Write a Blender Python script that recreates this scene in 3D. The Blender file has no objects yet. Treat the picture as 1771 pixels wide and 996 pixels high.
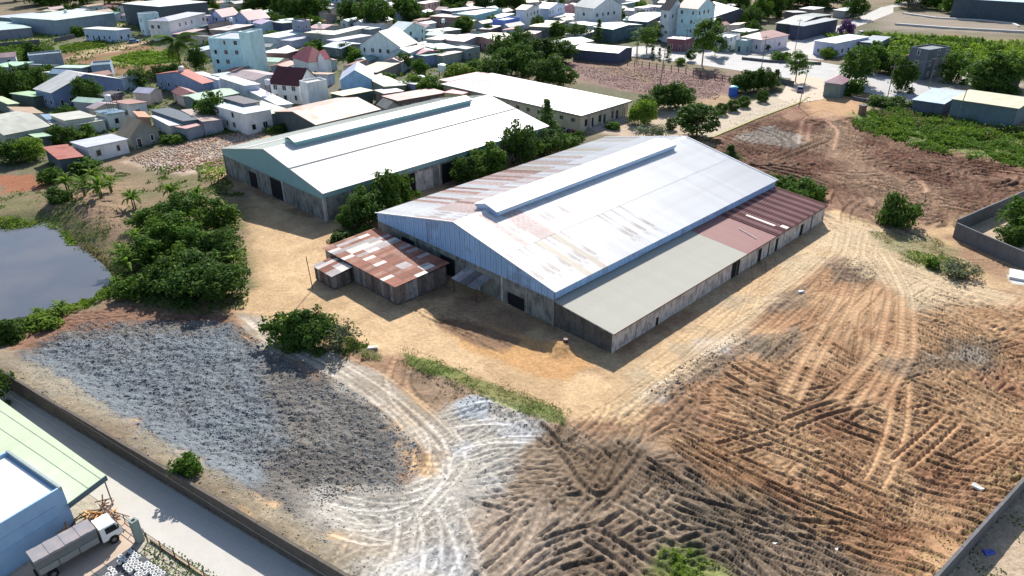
import bpy, math, random
import numpy as np
from mathutils import Matrix, Vector
random.seed(7)
R = math.radians
sc = bpy.context.scene

# ------------------------------------------------------------------ camera, world, sun
FPX, PITCH, ROLL, CAMH = 1266.76, R(27.8144), R(-0.7705), 50.0
_cp, _sp = math.cos(PITCH), math.sin(PITCH)
_fw = np.array([0, _cp, -_sp]); _rt = np.array([1., 0, 0]); _up = np.cross(_rt, _fw)
_r = _rt*math.cos(ROLL) + _up*math.sin(ROLL); _u = _up*math.cos(ROLL) - _rt*math.sin(ROLL)
cd = bpy.data.cameras.new('camera'); cam = bpy.data.objects.new('camera', cd)
sc.collection.objects.link(cam); sc.camera = cam
cam.matrix_world = Matrix(((_r[0], _u[0], -_fw[0], 0), (_r[1], _u[1], -_fw[1], 0), (_r[2], _u[2], -_fw[2], CAMH), (0, 0, 0, 1)))
cd.sensor_width = 36; cd.lens = FPX/1771*36; cd.clip_end = 9000; cd.clip_start = 1
SUN_EL, SUN_AZ = R(37.5), R(6.5)          # azimuth measured from +Y towards +X
w = bpy.data.worlds.new('World'); sc.world = w; w.use_nodes = True
nt = w.node_tree; nt.nodes.clear()
sky = nt.nodes.new('ShaderNodeTexSky'); sky.sky_type = 'NISHITA'; sky.sun_disc = False
sky.sun_elevation = SUN_EL; sky.sun_rotation = SUN_AZ
bg = nt.nodes.new('ShaderNodeBackground'); bg.inputs[1].default_value = 0.105
wo = nt.nodes.new('ShaderNodeOutputWorld')
nt.links.new(sky.outputs[0], bg.inputs[0]); nt.links.new(bg.outputs[0], wo.inputs[0])
sd = bpy.data.lights.new('sun', 'SUN'); sun = bpy.data.objects.new('sun', sd); sc.collection.objects.link(sun)
sd.energy = 5.0; sd.angle = R(0.5); sd.color = (1.0, 0.95, 0.88)
sdir = Vector((math.sin(SUN_AZ)*math.cos(SUN_EL), math.cos(SUN_AZ)*math.cos(SUN_EL), math.sin(SUN_EL)))
sun.rotation_euler = sdir.to_track_quat('Z', 'Y').to_euler()
sc.view_settings.view_transform = 'Standard'; sc.view_settings.look = 'None'
sc.view_settings.exposure = 0.74; sc.view_settings.gamma = 1

def at(x, y, z=0.0):
    """world point on the level z that the photograph shows at pixel x, y"""
    d = _fw + _r*(x-885.5)/FPX - _u*(y-498)/FPX
    t = (z-CAMH)/d[2]
    return np.array([d[0]*t, d[1]*t])
def dist_at(x, y):
    p = at(x, y); return math.hypot(math.hypot(p[0], p[1]), CAMH)

# ------------------------------------------------------------------ materials
def srgb(h):
    c = [int(h[i:i+2], 16)/255 for i in (0, 2, 4)]
    return tuple(v/12.92 if v <= .04045 else ((v+.055)/1.055)**2.4 for v in c)
class NT:
    def __init__(s, name):
        s.m = bpy.data.materials.new(name); s.m.use_nodes = True; s.t = s.m.node_tree
        s.b = s.t.nodes['Principled BSDF']; s.out = s.t.nodes['Material Output']
    def n(s, typ, **kw):
        x = s.t.nodes.new('ShaderNode'+typ)
        for k, v in kw.items():
            if k in ('operation', 'blend_type', 'data_type', 'noise_dimensions', 'attribute_name', 'feature'): setattr(x, k, v)
        return x
    def l(s, a, b): s.t.links.new(a, b)
    def math(s, op, a, b=None, c=None, clamp=False):
        x = s.n('Math', operation=op); x.use_clamp = clamp
        for i, v in enumerate((a, b, c)):
            if v is None: continue
            if isinstance(v, (int, float)): x.inputs[i].default_value = v
            else: s.l(v, x.inputs[i])
        return x.outputs[0]
    def mix(s, f, a, b, blend='MIX'):
        x = s.n('Mix', data_type='RGBA', blend_type=blend)
        for i, v in ((0, f), (6, a), (7, b)):
            if isinstance(v, (int, float)): x.inputs[i].default_value = v
            elif isinstance(v, tuple): x.inputs[i].default_value = (*v[:3], 1)
            else: s.l(v, x.inputs[i])
        return x.outputs[2]
    def noise(s, vec, scale, detail=4, rough=.6):
        x = s.n('TexNoise'); x.inputs['Scale'].default_value = scale; x.inputs['Detail'].default_value = detail
        x.inputs['Roughness'].default_value = rough; s.l(vec, x.inputs['Vector']); return x.outputs[0]
    def ramp(s, v, a, b, ca=0., cb=1.):
        x = s.n('MapRange'); x.clamp = True
        s.l(v, x.inputs[0]); x.inputs[1].default_value = a; x.inputs[2].default_value = b
        x.inputs[3].default_value = ca; x.inputs[4].default_value = cb; return x.outputs[0]
    def mapping(s, vec, scale):
        x = s.n('Mapping'); x.inputs['Scale'].default_value = scale; s.l(vec, x.inputs['Vector']); return x.outputs[0]
    def bump(s, h, strength, dist):
        x = s.n('Bump'); x.inputs['Strength'].default_value = strength; x.inputs['Distance'].default_value = dist
        s.l(h, x.inputs['Height']); s.l(x.outputs[0], s.b.inputs['Normal'])
MATS = {}
def plain(name, col, rough=.8, var=.25, scale=1.5, spec=.3, metal=0., stain=None, stain_amt=.5, bump=0.0, rnd=.0, streak=False):
    """base colour broken by two noises, with optional stains of a second colour"""
    if name in MATS: return MATS[name]
    if isinstance(col, str): col = srgb(col)
    k = NT(name); tc = k.n('TexCoord'); v = tc.outputs['Object']
    n1 = k.noise(v, scale); n2 = k.noise(v, scale*7, 3)
    f = k.math('ADD', k.math('MULTIPLY', n1, .6), k.math('MULTIPLY', n2, .4))
    f = k.ramp(f, .3, .7, 1-var, 1+var*.6)
    if rnd:
        oi = k.n('ObjectInfo'); f = k.math('MULTIPLY', f, k.ramp(oi.outputs['Random'], 0, 1, 1-rnd, 1+rnd))
    c = k.mix(1.0, col, (1, 1, 1), 'MULTIPLY'); vm = k.n('VectorMath', operation='SCALE'); k.l(c, vm.inputs[0]); k.l(f, vm.inputs[3])
    c = vm.outputs[0]
    if stain:
        if isinstance(stain, str): stain = srgb(stain)
        sv = k.mapping(v, (1.0, 1.0, .45)) if streak else v
        s1 = k.noise(sv, scale*(2.2 if streak else .9), 5, .65)
        c = k.mix(k.math('MULTIPLY', k.ramp(s1, .46, .62), stain_amt), c, stain)
    k.l(c, k.b.inputs['Base Color']); k.b.inputs['Roughness'].default_value = rough
    k.b.inputs['Specular IOR Level'].default_value = spec; k.b.inputs['Metallic'].default_value = metal
    if bump: k.bump(n2, .6, bump)
    MATS[name] = k.m; return k.m
def metal_roof(name, col, rust=None, rust_amt=0., rough=.45, sheet=1.07, rnd=0.0, rib=.25):
    """painted or galvanised corrugated sheet: every sheet a slightly different tone, rust that follows single sheets"""
    if name in MATS: return MATS[name]
    if isinstance(col, str): col = srgb(col)
    k = NT(name); tc = k.n('TexCoord'); v = tc.outputs['Object']
    sx = k.n('SeparateXYZ'); k.l(v, sx.inputs[0])
    X = k.math('FLOOR', k.math('DIVIDE', sx.outputs[0], sheet)); Y = k.math('FLOOR', k.math('DIVIDE', sx.outputs[1], 2.9))
    cb = k.n('CombineXYZ'); k.l(X, cb.inputs[0]); k.l(Y, cb.inputs[1])
    if rnd:
        oi = k.n('ObjectInfo'); k.l(k.math('MULTIPLY', oi.outputs['Random'], 97.), cb.inputs[2])
    wn = k.n('TexWhiteNoise'); k.l(cb.outputs[0], wn.inputs['Vector'])
    n1 = k.noise(v, .35, 4); n2 = k.noise(k.mapping(v, (3.0, .35, 1)), 1.3, 4)
    f = k.ramp(k.math('ADD', k.math('MULTIPLY', wn.outputs[0], .45), k.math('ADD', k.math('MULTIPLY', n1, .3), k.math('MULTIPLY', n2, .25))), .2, .8, .80, 1.08)
    vm = k.n('VectorMath', operation='SCALE'); vm.inputs[0].default_value = col; k.l(f, vm.inputs[3]); c = vm.outputs[0]
    if rust:
        if isinstance(rust, str): rust = srgb(rust)
        m = k.math('ADD', k.math('MULTIPLY', n1, .55), k.math('ADD', k.math('MULTIPLY', wn.outputs[0], .25), k.math('MULTIPLY', n2, .25)))
        m = k.ramp(m, .62-rust_amt*.3, .72-rust_amt*.3)
        c = k.mix(k.math('MULTIPLY', m, .85), c, rust)
    k.l(c, k.b.inputs['Base Color']); k.b.inputs['Roughness'].default_value = rough; k.b.inputs['Specular IOR Level'].default_value = .3
    wv = k.math('SINE', k.math('MULTIPLY', sx.outputs[0], 2*math.pi/rib)); k.bump(wv, .35, .02)
    MATS[name] = k.m; return k.m
def leafmat(name, col, col2, rnd=.25, trans=.35):
    if name in MATS: return MATS[name]
    if isinstance(col, str): col = srgb(col)
    if isinstance(col2, str): col2 = srgb(col2)
    k = NT(name); tc = k.n('TexCoord'); oi = k.n('ObjectInfo')
    n = k.noise(tc.outputs['Object'], .9, 3); n3 = k.noise(tc.outputs['Object'], 6., 2)
    n4 = k.noise(tc.outputs['Object'], .16, 3)
    c = k.mix(k.ramp(k.math('ADD', k.math('MULTIPLY', n, .35), k.math('ADD', k.math('MULTIPLY', n3, .35), k.math('MULTIPLY', n4, .3))), .40, .60), col, col2)
    vm = k.n('VectorMath', operation='SCALE'); k.l(c, vm.inputs[0]); k.l(k.ramp(oi.outputs['Random'], 0, 1, 1-rnd, 1+rnd), vm.inputs[3])
    c = vm.outputs[0]
    k.l(c, k.b.inputs['Base Color']); k.b.inputs['Roughness'].default_value = .7; k.b.inputs['Specular IOR Level'].default_value = .08
    tr = k.n('BsdfTranslucent'); k.l(k.mix(1., c, (.9, 1., .45), 'MULTIPLY'), tr.inputs[0])
    ms = k.n('MixShader'); ms.inputs[0].default_value = trans
    k.l(k.b.outputs[0], ms.inputs[1]); k.l(tr.outputs[0], ms.inputs[2]); k.l(ms.outputs[0], k.out.inputs[0])
    MATS[name] = k.m; return k.m
def glass():
    if 'window_glass' in MATS: return MATS['window_glass']
    k = NT('window_glass'); k.b.inputs['Base Color'].default_value = (.02, .025, .03, 1); k.b.inputs['Roughness'].default_value = .12
    MATS['window_glass'] = k.m; return k.m

# ------------------------------------------------------------------ object helpers
COL = sc.collection
def tag(o, label=None, cat=None, group=None, kind=None):
    if label: o['label'] = label
    if cat: o['category'] = cat
    if group: o['group'] = group
    if kind: o['kind'] = kind
    return o
def empty(name, loc, rz=0., label=None, cat=None, group=None):
    o = bpy.data.objects.new(name, None); COL.objects.link(o)
    o.location = loc; o.rotation_euler = (0, 0, rz); o.empty_display_size = .5
    return tag(o, label, cat, group)
class MB:
    def __init__(s): s.v = []; s.f = []; s.m = []
    def quad(s, a, b, c, d, mi=0):
        n = len(s.v); s.v += [tuple(a), tuple(b), tuple(c), tuple(d)]; s.f.append((n, n+1, n+2, n+3)); s.m.append(mi)
    def tri(s, a, b, c, mi=0):
        n = len(s.v); s.v += [tuple(a), tuple(b), tuple(c)]; s.f.append((n, n+1, n+2)); s.m.append(mi)
    def hexa(s, p, mi=0):
        """8 corners: 4 of the bottom anticlockwise, 4 of the top"""
        n = len(s.v); s.v += [tuple(q) for q in p]
        for f in ((3, 2, 1, 0), (4, 5, 6, 7), (0, 1, 5, 4), (1, 2, 6, 5), (2, 3, 7, 6), (3, 0, 4, 7)):
            s.f.append(tuple(n+i for i in f)); s.m.append(mi)
    def box(s, x0, x1, y0, y1, z0, z1, mi=0):
        s.hexa([(x0, y0, z0), (x1, y0, z0), (x1, y1, z0), (x0, y1, z0), (x0, y0, z1), (x1, y0, z1), (x1, y1, z1), (x0, y1, z1)], mi)
    def prism(s, poly, axis, a, b, mi=0):
        """a 2-D outline pushed along one axis ('x': outline in y,z; 'y': in x,z; 'z': in x,y)"""
        def P(q, t):
            return {'x': (t, q[0], q[1]), 'y': (q[0], t, q[1]), 'z': (q[0], q[1], t)}[axis]
        n = len(s.v); k = len(poly); s.v += [P(q, a) for q in poly] + [P(q, b) for q in poly]
        s.f.append(tuple(range(n, n+k))); s.m.append(mi); s.f.append(tuple(range(n+2*k-1, n+k-1, -1))); s.m.append(mi)
        for i in range(k):
            j = (i+1) % k; s.f.append((n+j, n+i, n+k+i, n+k+j)); s.m.append(mi)
    def tube(s, pts, rad, n=6, mi=0, cap=True):
        pts = [Vector(p) for p in pts]
        if isinstance(rad, (int, float)): rad = [rad]*len(pts)
        base = len(s.v)
        for i, p in enumerate(pts):
            d = (pts[min(i+1, len(pts)-1)] - pts[max(i-1, 0)]).normalized()
            a = d.orthogonal().normalized() if abs(d.z) < .95 else Vector((1, 0, 0)); a = (a - d*a.dot(d)).normalized(); b = d.cross(a)
            for j in range(n):
                t = 2*math.pi*j/n; q = p + (a*math.cos(t)+b*math.sin(t))*rad[i]; s.v.append(tuple(q))
        for i in range(len(pts)-1):
            for j in range(n):
                k = (j+1) % n; s.f.append((base+i*n+j, base+i*n+k, base+(i+1)*n+k, base+(i+1)*n+j)); s.m.append(mi)
        if cap:
            s.f.append(tuple(base+j for j in range(n))[::-1]); s.m.append(mi)
            s.f.append(tuple(base+(len(pts)-1)*n+j for j in range(n))); s.m.append(mi)
    def mesh(s, name, mats):
        me = bpy.data.meshes.new(name); me.from_pydata(s.v, [], s.f)
        for m in (mats if isinstance(mats, (list, tuple)) else [mats]): me.materials.append(m)
        me.polygons.foreach_set('material_index', s.m); me.update(); return me
    def build(s, name, mats, parent=None, loc=None, rot=None, smooth=False):
        me = s.mesh(name, mats)
        if smooth: me.polygons.foreach_set('use_smooth', [True]*len(me.polygons))
        return link(name, me, parent, loc, rot)
def link(name, me, parent=None, loc=None, rot=None):
    o = bpy.data.objects.new(name, me); COL.objects.link(o); o.parent = parent
    if loc is not None: o.location = loc
    if rot is not None: o.rotation_euler = rot
    return o
def kids(o): return [c for c in list(CHILD.get(o.name, []))]
CHILD = {}
def copy_tree(o, parent=None):
    c = o.copy(); COL.objects.link(c)
    if parent is not None: c.parent = parent
    for ch in o.children: copy_tree(ch, c)
    return c
def npmesh(name, V, F, mats, cols=None, smooth=False):
    """big mesh straight from numpy arrays (F: n x 4 or n x 3)"""
    me = bpy.data.meshes.new(name); V = np.asarray(V, dtype=np.float32); F = np.asarray(F, dtype=np.int32); k = F.shape[1]
    me.vertices.add(len(V)); me.vertices.foreach_set('co', V.ravel())
    me.loops.add(F.size); me.loops.foreach_set('vertex_index', F.ravel())
    me.polygons.add(len(F)); me.polygons.foreach_set('loop_start', np.arange(0, F.size, k, dtype=np.int32))
    if smooth: me.polygons.foreach_set('use_smooth', np.ones(len(F), dtype=bool))
    me.update(calc_edges=True)
    for m in (mats if isinstance(mats, (list, tuple)) else [mats]): me.materials.append(m)
    if cols is not None:
        ca = me.color_attributes.new('soil', 'FLOAT_COLOR', 'POINT')
        ca.data.foreach_set('color', np.c_[cols, np.ones(len(cols))].astype(np.float32).ravel())
    return me

# ------------------------------------------------------------------ noise on arrays
_rng = np.random.default_rng(11)
_LAT = _rng.random((8, 256, 256)).astype(np.float32)
def vnoise(X, Y, size, seed=0):
    x = X/size + seed*17.3; y = Y/size + seed*5.9
    i = np.floor(x).astype(int); j = np.floor(y).astype(int); fx = x-i; fy = y-j
    fx = fx*fx*(3-2*fx); fy = fy*fy*(3-2*fy); L = _LAT[seed % 8]
    i0, i1, j0, j1 = i & 255, (i+1) & 255, j & 255, (j+1) & 255
    return (L[i0, j0]*(1-fx)+L[i1, j0]*fx)*(1-fy) + (L[i0, j1]*(1-fx)+L[i1, j1]*fx)*fy
def fbm(X, Y, size, octs=4, seed=0):
    s = 0; a = 1; t = 0
    for k in range(octs): s = s + a*vnoise(X, Y, size/2**k, seed+k); t += a; a *= .55
    return s/t
def sstep(x, a, b):
    t = np.clip((x-a)/(b-a), 0, 1); return t*t*(3-2*t)
def poly_sd(X, Y, P):
    """signed distance to a polygon, positive inside"""
    d = np.full(X.shape, 1e9); ins = np.zeros(X.shape, bool); n = len(P)
    for k in range(n):
        (ax, ay), (bx, by) = P[k], P[(k+1) % n]
        ex, ey = bx-ax, by-ay; L = ex*ex+ey*ey+1e-9
        t = np.clip(((X-ax)*ex+(Y-ay)*ey)/L, 0, 1)
        d = np.minimum(d, (X-ax-t*ex)**2+(Y-ay-t*ey)**2)
        c = ((ay > Y) != (by > Y))
        with np.errstate(divide='ignore', invalid='ignore'):
            c &= X < (bx-ax)*(Y-ay)/(by-ay+1e-12)+ax
        ins ^= c
    d = np.sqrt(d); return np.where(ins, d, -d)

# ------------------------------------------------------------------ the ground
W0 = np.array([-58.3, 70.5]); WD = np.array([.838, -.546]); WN = np.array([.546, .838])
def wf(a, o): return W0 + WD*a + WN*o                 # frame of the low boundary wall: along it, inside (+) / road side (-)
RW0, RW1 = np.array([47.6, 51.8]), np.array([32.0, 39.5])   # wall at the lower right
POND = [(-160, 405), (-60, 406), (0, 403), (40, 397), (75, 392), (98, 399), (120, 418), (150, 445), (170, 463), (181, 480), (166, 500), (140, 513), (90, 527), (40, 545), (0, 549), (-60, 552), (-160, 560)]
POND_Z = -1.5
pondP = [at(x, y, POND_Z) for x, y in POND]

def axis(segs):
    out = [segs[0][0]]
    for a, b, s in segs:
        n = max(1, int(round((b-a)/s))); out += list(a+(b-a)*(np.arange(n)+1)/n)
    return np.array(out)
gx = axis([(-3200, -1200, 400), (-1200, -300, 90), (-300, -150, 6), (-150, -64, .8), (-64, 62, .2), (62, 112, .42), (112, 150, 1.), (150, 300, 6), (300, 1200, 90), (1200, 3200, 400)])
gy = axis([(-400, 20, 60), (20, 40, 2), (40, 42, .4), (42, 100, .17), (100, 150, .34), (150, 205, .6), (205, 460, 2.4), (460, 1000, 60), (1000, 4600, 400)])
GX, GY = np.meshgrid(gx, gy, indexing='ij'); NX, NY = GX.shape
Z = np.zeros_like(GX)
C = np.empty(GX.shape+(3,))
def S(h): return np.array(srgb(h))
n_big = fbm(GX, GY, 40, 4, 1); n_mid = fbm(GX, GY, 7, 4, 2); n_sm = fbm(GX, GY, 1.6, 3, 3); n_fin = fbm(GX, GY, .7, 2, 5)
base_a, base_b = np.array([.20, .155, .105]), np.array([.12, .115, .07])
C[:] = base_a + (base_b-base_a)*sstep(n_big, .4, .6)[..., None]
rough = np.full(GX.shape, .03)          # how bumpy the soil is
track = np.ones(GX.shape)               # where wheel tracks may press in

def zone(poly, col, edge=1.5, wob=3.0, amt=1.0, rgh=None, col2=None, px=True, seed=0, trk=None):
    P = [at(*p) for p in poly] if px else poly
    xs = [p[0] for p in P]; ys = [p[1] for p in P]; pad = wob+edge+1
    i0, i1 = np.searchsorted(gx, [min(xs)-pad, max(xs)+pad]); j0, j1 = np.searchsorted(gy, [min(ys)-pad, max(ys)+pad])
    sl = (slice(i0, i1), slice(j0, j1)); x, y = GX[sl], GY[sl]
    if x.size == 0: return
    d = poly_sd(x, y, P) + (n_mid[sl]-.5)*wob*2 + (n_sm[sl]-.5)*wob*.8
    wgt = sstep(d, -edge, edge)*amt
    c = np.array(col, float)
    cc = np.broadcast_to(c, x.shape+(3,))
    if col2 is not None:
        q = sstep(fbm(x, y, 5, 4, seed+1), .38, .62)[..., None]; cc = c*(1-q)+np.array(col2)*q
    C[sl] = C[sl]*(1-wgt[..., None]) + cc*wgt[..., None]
    if rgh is not None: rough[sl] = rough[sl]*(1-wgt)+rgh*wgt
    if trk is not None: track[sl] = track[sl]*(1-wgt)+trk*wgt
    return sl, wgt
SAND, SAND2 = (.49, .345, .20), (.42, .29, .165)
BROWN, BROWN2 = (.27, .17, .105), (.19, .115, .07)
RED, RED2 = (.20, .085, .055), (.15, .075, .05)
MUD, MUD2 = (.25, .19, .135), (.16, .12, .085)
GREY, GREY2 = (.37, .35, .31), (.27, .245, .205)
GRASS, GRASS2 = (.10, .135, .035), (.15, .16, .055)
zone([(-400, 60), (0, 30), (400, 10), (900, -5), (1330, 5), (1330, 90), (1000, 100), (760, 150), (480, 210), (200, 270), (0, 300), (-300, 300)], (.13, .12, .095), 6, 8, .85, rgh=.12, col2=(.10, .115, .055), trk=0)
# whole works yard and lots
zone([(-60, 640), (0, 560), (60, 540), (190, 500), (330, 300), (200, 280), (480, 215), (700, 330), (1000, 250), (1240, 230), (1400, 160), (1500, 200), (1771, 290), (1900, 320), (1950, 800), (1680, 1100), (600, 1100)], BROWN, 3, 3, rgh=.05, col2=SAND2)
zone([(1225, 250), (1240, 215), (1385, 180), (1500, 205), (1600, 250), (1771, 292), (1900, 320), (1900, 380), (1771, 345), (1640, 390), (1500, 400), (1340, 325)], (.165, .085, .058), 2, 3, rgh=.08, col2=(.25, .15, .10))
zone([(1385, 175), (1420, 150), (1500, 175), (1500, 200), (1420, 205)], (.40, .25, .14), 2, 3, rgh=.04)
zone([(1440, 190), (1395, 240), (1440, 285), (1500, 330), (1480, 400), (1560, 400), (1640, 380), (1640, 330), (1520, 290), (1470, 220)], (.34, .225, .15), 2.5, 4, .8, rgh=.07)
zone([(1255, 240), (1330, 215), (1375, 235), (1370, 255), (1300, 245)], (.33, .32, .29), 1, 4, .6, rgh=.1)
# sandy yard round the warehouses
zone([(345, 300), (380, 300), (420, 330), (560, 400), (620, 400), (640, 480), (900, 600), (1060, 650), (1420, 420), (1440, 360), (1520, 390), (1600, 420), (1480, 440), (1370, 500), (1190, 640), (1110, 690), (1040, 740), (960, 715), (850, 670), (700, 615), (640, 610), (560, 575), (470, 590), (415, 560), (410, 520), (425, 440), (400, 380), (360, 330)], SAND, 1.0, 1.6, rgh=.03, col2=SAND2, trk=.7)
zone([(740, 540), (900, 580), (1030, 632), (980, 660), (800, 600)], (.43, .24, .10), .8, 1.5, .8, rgh=.05)
zone([(730, 545), (790, 548), (900, 590), (880, 605), (800, 590)], (.17, .11, .075), .6, 1.5, .85, rgh=.12)
zone([(1420, 370), (1550, 395), (1690, 470), (1771, 490), (1771, 530), (1560, 560), (1480, 430), (1350, 500), (1200, 640), (1100, 700), (1060, 640)], SAND, 2.5, 3, .75, rgh=.04, col2=(.38, .31, .21), trk=.7)
# churned fields
zone([(1160, 650), (1300, 560), (1400, 470), (1480, 430), (1580, 540), (1771, 510), (1900, 520), (1900, 850), (1760, 840), (1610, 1100), (1250, 1100), (1130, 760)], (.42, .27, .155), 2, 4, rgh=.035, col2=(.34, .20, .112), seed=1)
zone([(1090, 740), (1130, 690), (1230, 690), (1210, 760)], (.20, .075, .05), 1, 2.5, .75, rgh=.10, col2=BROWN)
for p in [[(1560, 800), (1680, 830), (1700, 880), (1610, 890)], [(1640, 640), (1771, 620), (1771, 700)], [(1480, 900), (1600, 900), (1560, 960)], [(1330, 840), (1420, 870), (1380, 900)], [(1150, 870), (1230, 900), (1180, 940)], [(1400, 690), (1480, 720), (1440, 750)]]:
    zone(p, RED, 1, 3, .45, seed=2)
for p in [[(1540, 640), (1600, 600), (1720, 590), (1730, 650), (1640, 650)], [(1300, 590), (1380, 560), (1420, 585), (1340, 620)], [(1420, 450), (1450, 435), (1515, 455), (1510, 490), (1440, 490)], [(1310, 510), (1400, 490), (1400, 530), (1330, 545)]]:
    zone(p, (.16, .13, .10), .8, 3, .65, rgh=.09)
zone([(1600, 610), (1700, 610), (1695, 632), (1610, 625)], (.36, .32, .27), .5, 2, .6)
zone([(840, 720), (960, 740), (1100, 745), (1210, 840), (1330, 1000), (1330, 1100), (700, 1100), (780, 900)], MUD, 2, 3, rgh=.05, col2=(.19, .14, .10))
zone([(1200, 850), (1330, 870), (1500, 990), (1450, 1100), (1200, 1000)], (.17, .135, .10), 1.5, 3, .8, rgh=.10, col2=(.25, .2, .15))
zone([(690, 640), (760, 640), (900, 700), (1000, 745), (1010, 770), (900, 740), (800, 740), (720, 700)], (.16, .115, .08), .8, 2, .8, rgh=.09, col2=(.24, .17, .12))
zone([(940, 760), (1080, 760), (1090, 860), (1000, 850)], (.165, .115, .075), 1, 2.5, .7, rgh=.08)
zone([(1120, 700), (1150, 650), (1290, 570), (1310, 600), (1190, 680)], (.19, .155, .115), .8, 3, .7, rgh=.10)
zone([(440, 580), (560, 600), (640, 640), (700, 700), (600, 670)], (.20, .14, .10), .8, 1.5, .8, rgh=.07)
# gravel and broken stone field, bluish at the left, brown grey at the right
GRAV = [(30, 640), (70, 590), (150, 558), (330, 553), (410, 565), (470, 612), (560, 648), (640, 700), (720, 775), (728, 800), (690, 845), (600, 850), (560, 870), (590, 920), (560, 960), (480, 900), (350, 830), (180, 725)]
zone([(-30, 650), (20, 560), (120, 520), (260, 505), (400, 545), (440, 590), (420, 620), (80, 640)], (.22, .125, .085), 1, 2, rgh=.08, col2=(.16, .095, .065))
g = zone(GRAV, (.115, .105, .095), 1, 4, rgh=.18, col2=(.15, .138, .122), trk=0, seed=3)
zone([(60, 630), (110, 590), (380, 575), (430, 620), (465, 690), (470, 760), (440, 860), (350, 830), (180, 725)], (.15, .172, .19), 1.5, 3.5, .9, rgh=.18, col2=(.135, .155, .175), trk=0, seed=4)
zone([(0, 640), (60, 660), (600, 985), (580, 1000), (560, 960), (30, 640)], (.22, .19, .13), .5, 1, .8, rgh=.08)
zone([wf(-20, 0), wf(62, 0), wf(62, 2.6), wf(-20, 3.4)], (.17, .145, .105), .5, 1.6, .85, rgh=.09, col2=(.22, .19, .14), px=False)
# chalky tracked patch
zone([(780, 700), (840, 690), (900, 720), (920, 760), (900, 800), (860, 850), (800, 900), (830, 1000), (820, 1100), (600, 1100), (660, 960), (560, 900), (600, 850), (700, 850), (735, 800), (750, 745)], GREY, 1.5, 3, .9, rgh=.05, col2=(.38, .37, .345), seed=5)
zone([(520, 820), (600, 840), (700, 850), (700, 880), (560, 870)], GREY2, .8, 2, .7, rgh=.06)
zone([(830, 870), (930, 850), (1000, 900), (960, 1000), (850, 1000)], (.34, .275, .215), 2, 3, .8, rgh=.05)
zone([(785, 695), (815, 685), (845, 700), (835, 720), (800, 722)], (.36, .38, .40), .4, .6, .95, rgh=.01)
for p in [[(765, 765), (815, 760), (830, 780), (790, 800), (760, 790)], [(690, 960), (770, 950), (800, 1000), (690, 1000)], [(870, 745), (915, 750), (900, 775)], [(1110, 660), (1160, 655), (1140, 690), (1105, 690)], [(1215, 590), (1250, 590), (1250, 612), (1215, 615)]]:
    zone(p, (.38, .39, .41), 1.2, 3, .6)
zone([(415, 545), (450, 548), (560, 600), (660, 650), (740, 705), (800, 760), (760, 800), (730, 780), (650, 705), (560, 650), (470, 605), (425, 580)], (.36, .32, .265), .8, 1.6, .9, rgh=.03, col2=(.29, .25, .20))
zone([(520, 830), (640, 850), (700, 880), (700, 960), (640, 1000), (590, 960), (540, 890)], (.33, .31, .275), 2, 4, .8, rgh=.04, col2=(.25, .225, .19))
zone([(1430, 380), (1500, 385), (1560, 440), (1640, 480), (1771, 505), (1771, 530), (1600, 525), (1500, 480), (1440, 440), (1330, 530), (1180, 655), (1070, 735), (1040, 720), (1300, 540)], (.50, .385, .25), 1.5, 2.5, .75, rgh=.02)
# green things
zone([(699, 612), (740, 620), (860, 665), (970, 712), (975, 735), (900, 715), (800, 670), (705, 632)], GRASS, .3, .6, .9, rgh=.06, col2=GRASS2)
zone([(560, 570), (650, 600), (660, 625), (600, 612)], GRASS2, .4, 1, .8)
zone([(1150, 950), (1195, 942), (1260, 1000), (1270, 1100), (1130, 1010)], GRASS, 1, 2, .9, col2=(.2, .22, .07))
zone([(1500, 400), (1620, 410), (1700, 470), (1660, 490), (1560, 450)], (.17, .17, .08), 1.5, 3, .7, rgh=.06)
zone([(-160, 330), (100, 330), (190, 300), (340, 300), (420, 330), (430, 500), (330, 545), (180, 530), (60, 560), (-100, 640), (-260, 560)], (.20, .15, .095), 2, 3, rgh=.09, col2=(.15, .135, .07), trk=0)
zone([(-160, 370), (0, 372), (80, 375), (110, 395), (190, 480), (150, 530), (60, 560), (-60, 590), (-160, 570)], GRASS, 1, 2, .85, col2=GRASS2, trk=0)
zone([(100, 350), (190, 300), (230, 340), (230, 430), (200, 480), (170, 430)], (.27, .185, .12), 1.5, 3, .8, col2=(.21, .14, .10), trk=0)
zone([(-20, 305), (60, 300), (90, 325), (0, 335)], (.27, .11, .06), 1, 2, .9)
zone([(210, 280), (300, 250), (480, 215), (440, 250), (390, 260), (380, 290), (330, 300), (280, 300)], (.40, .33, .25), 1.2, 2.5, .95, rgh=.10, col2=(.33, .26, .20), trk=0)
zone([(1460, 195), (1560, 190), (1640, 210), (1771, 225), (1900, 240), (1900, 330), (1771, 285), (1640, 262), (1540, 240)], (.11, .16, .04), 2, 4, rgh=.1, col2=(.17, .18, .06), trk=0)
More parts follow.
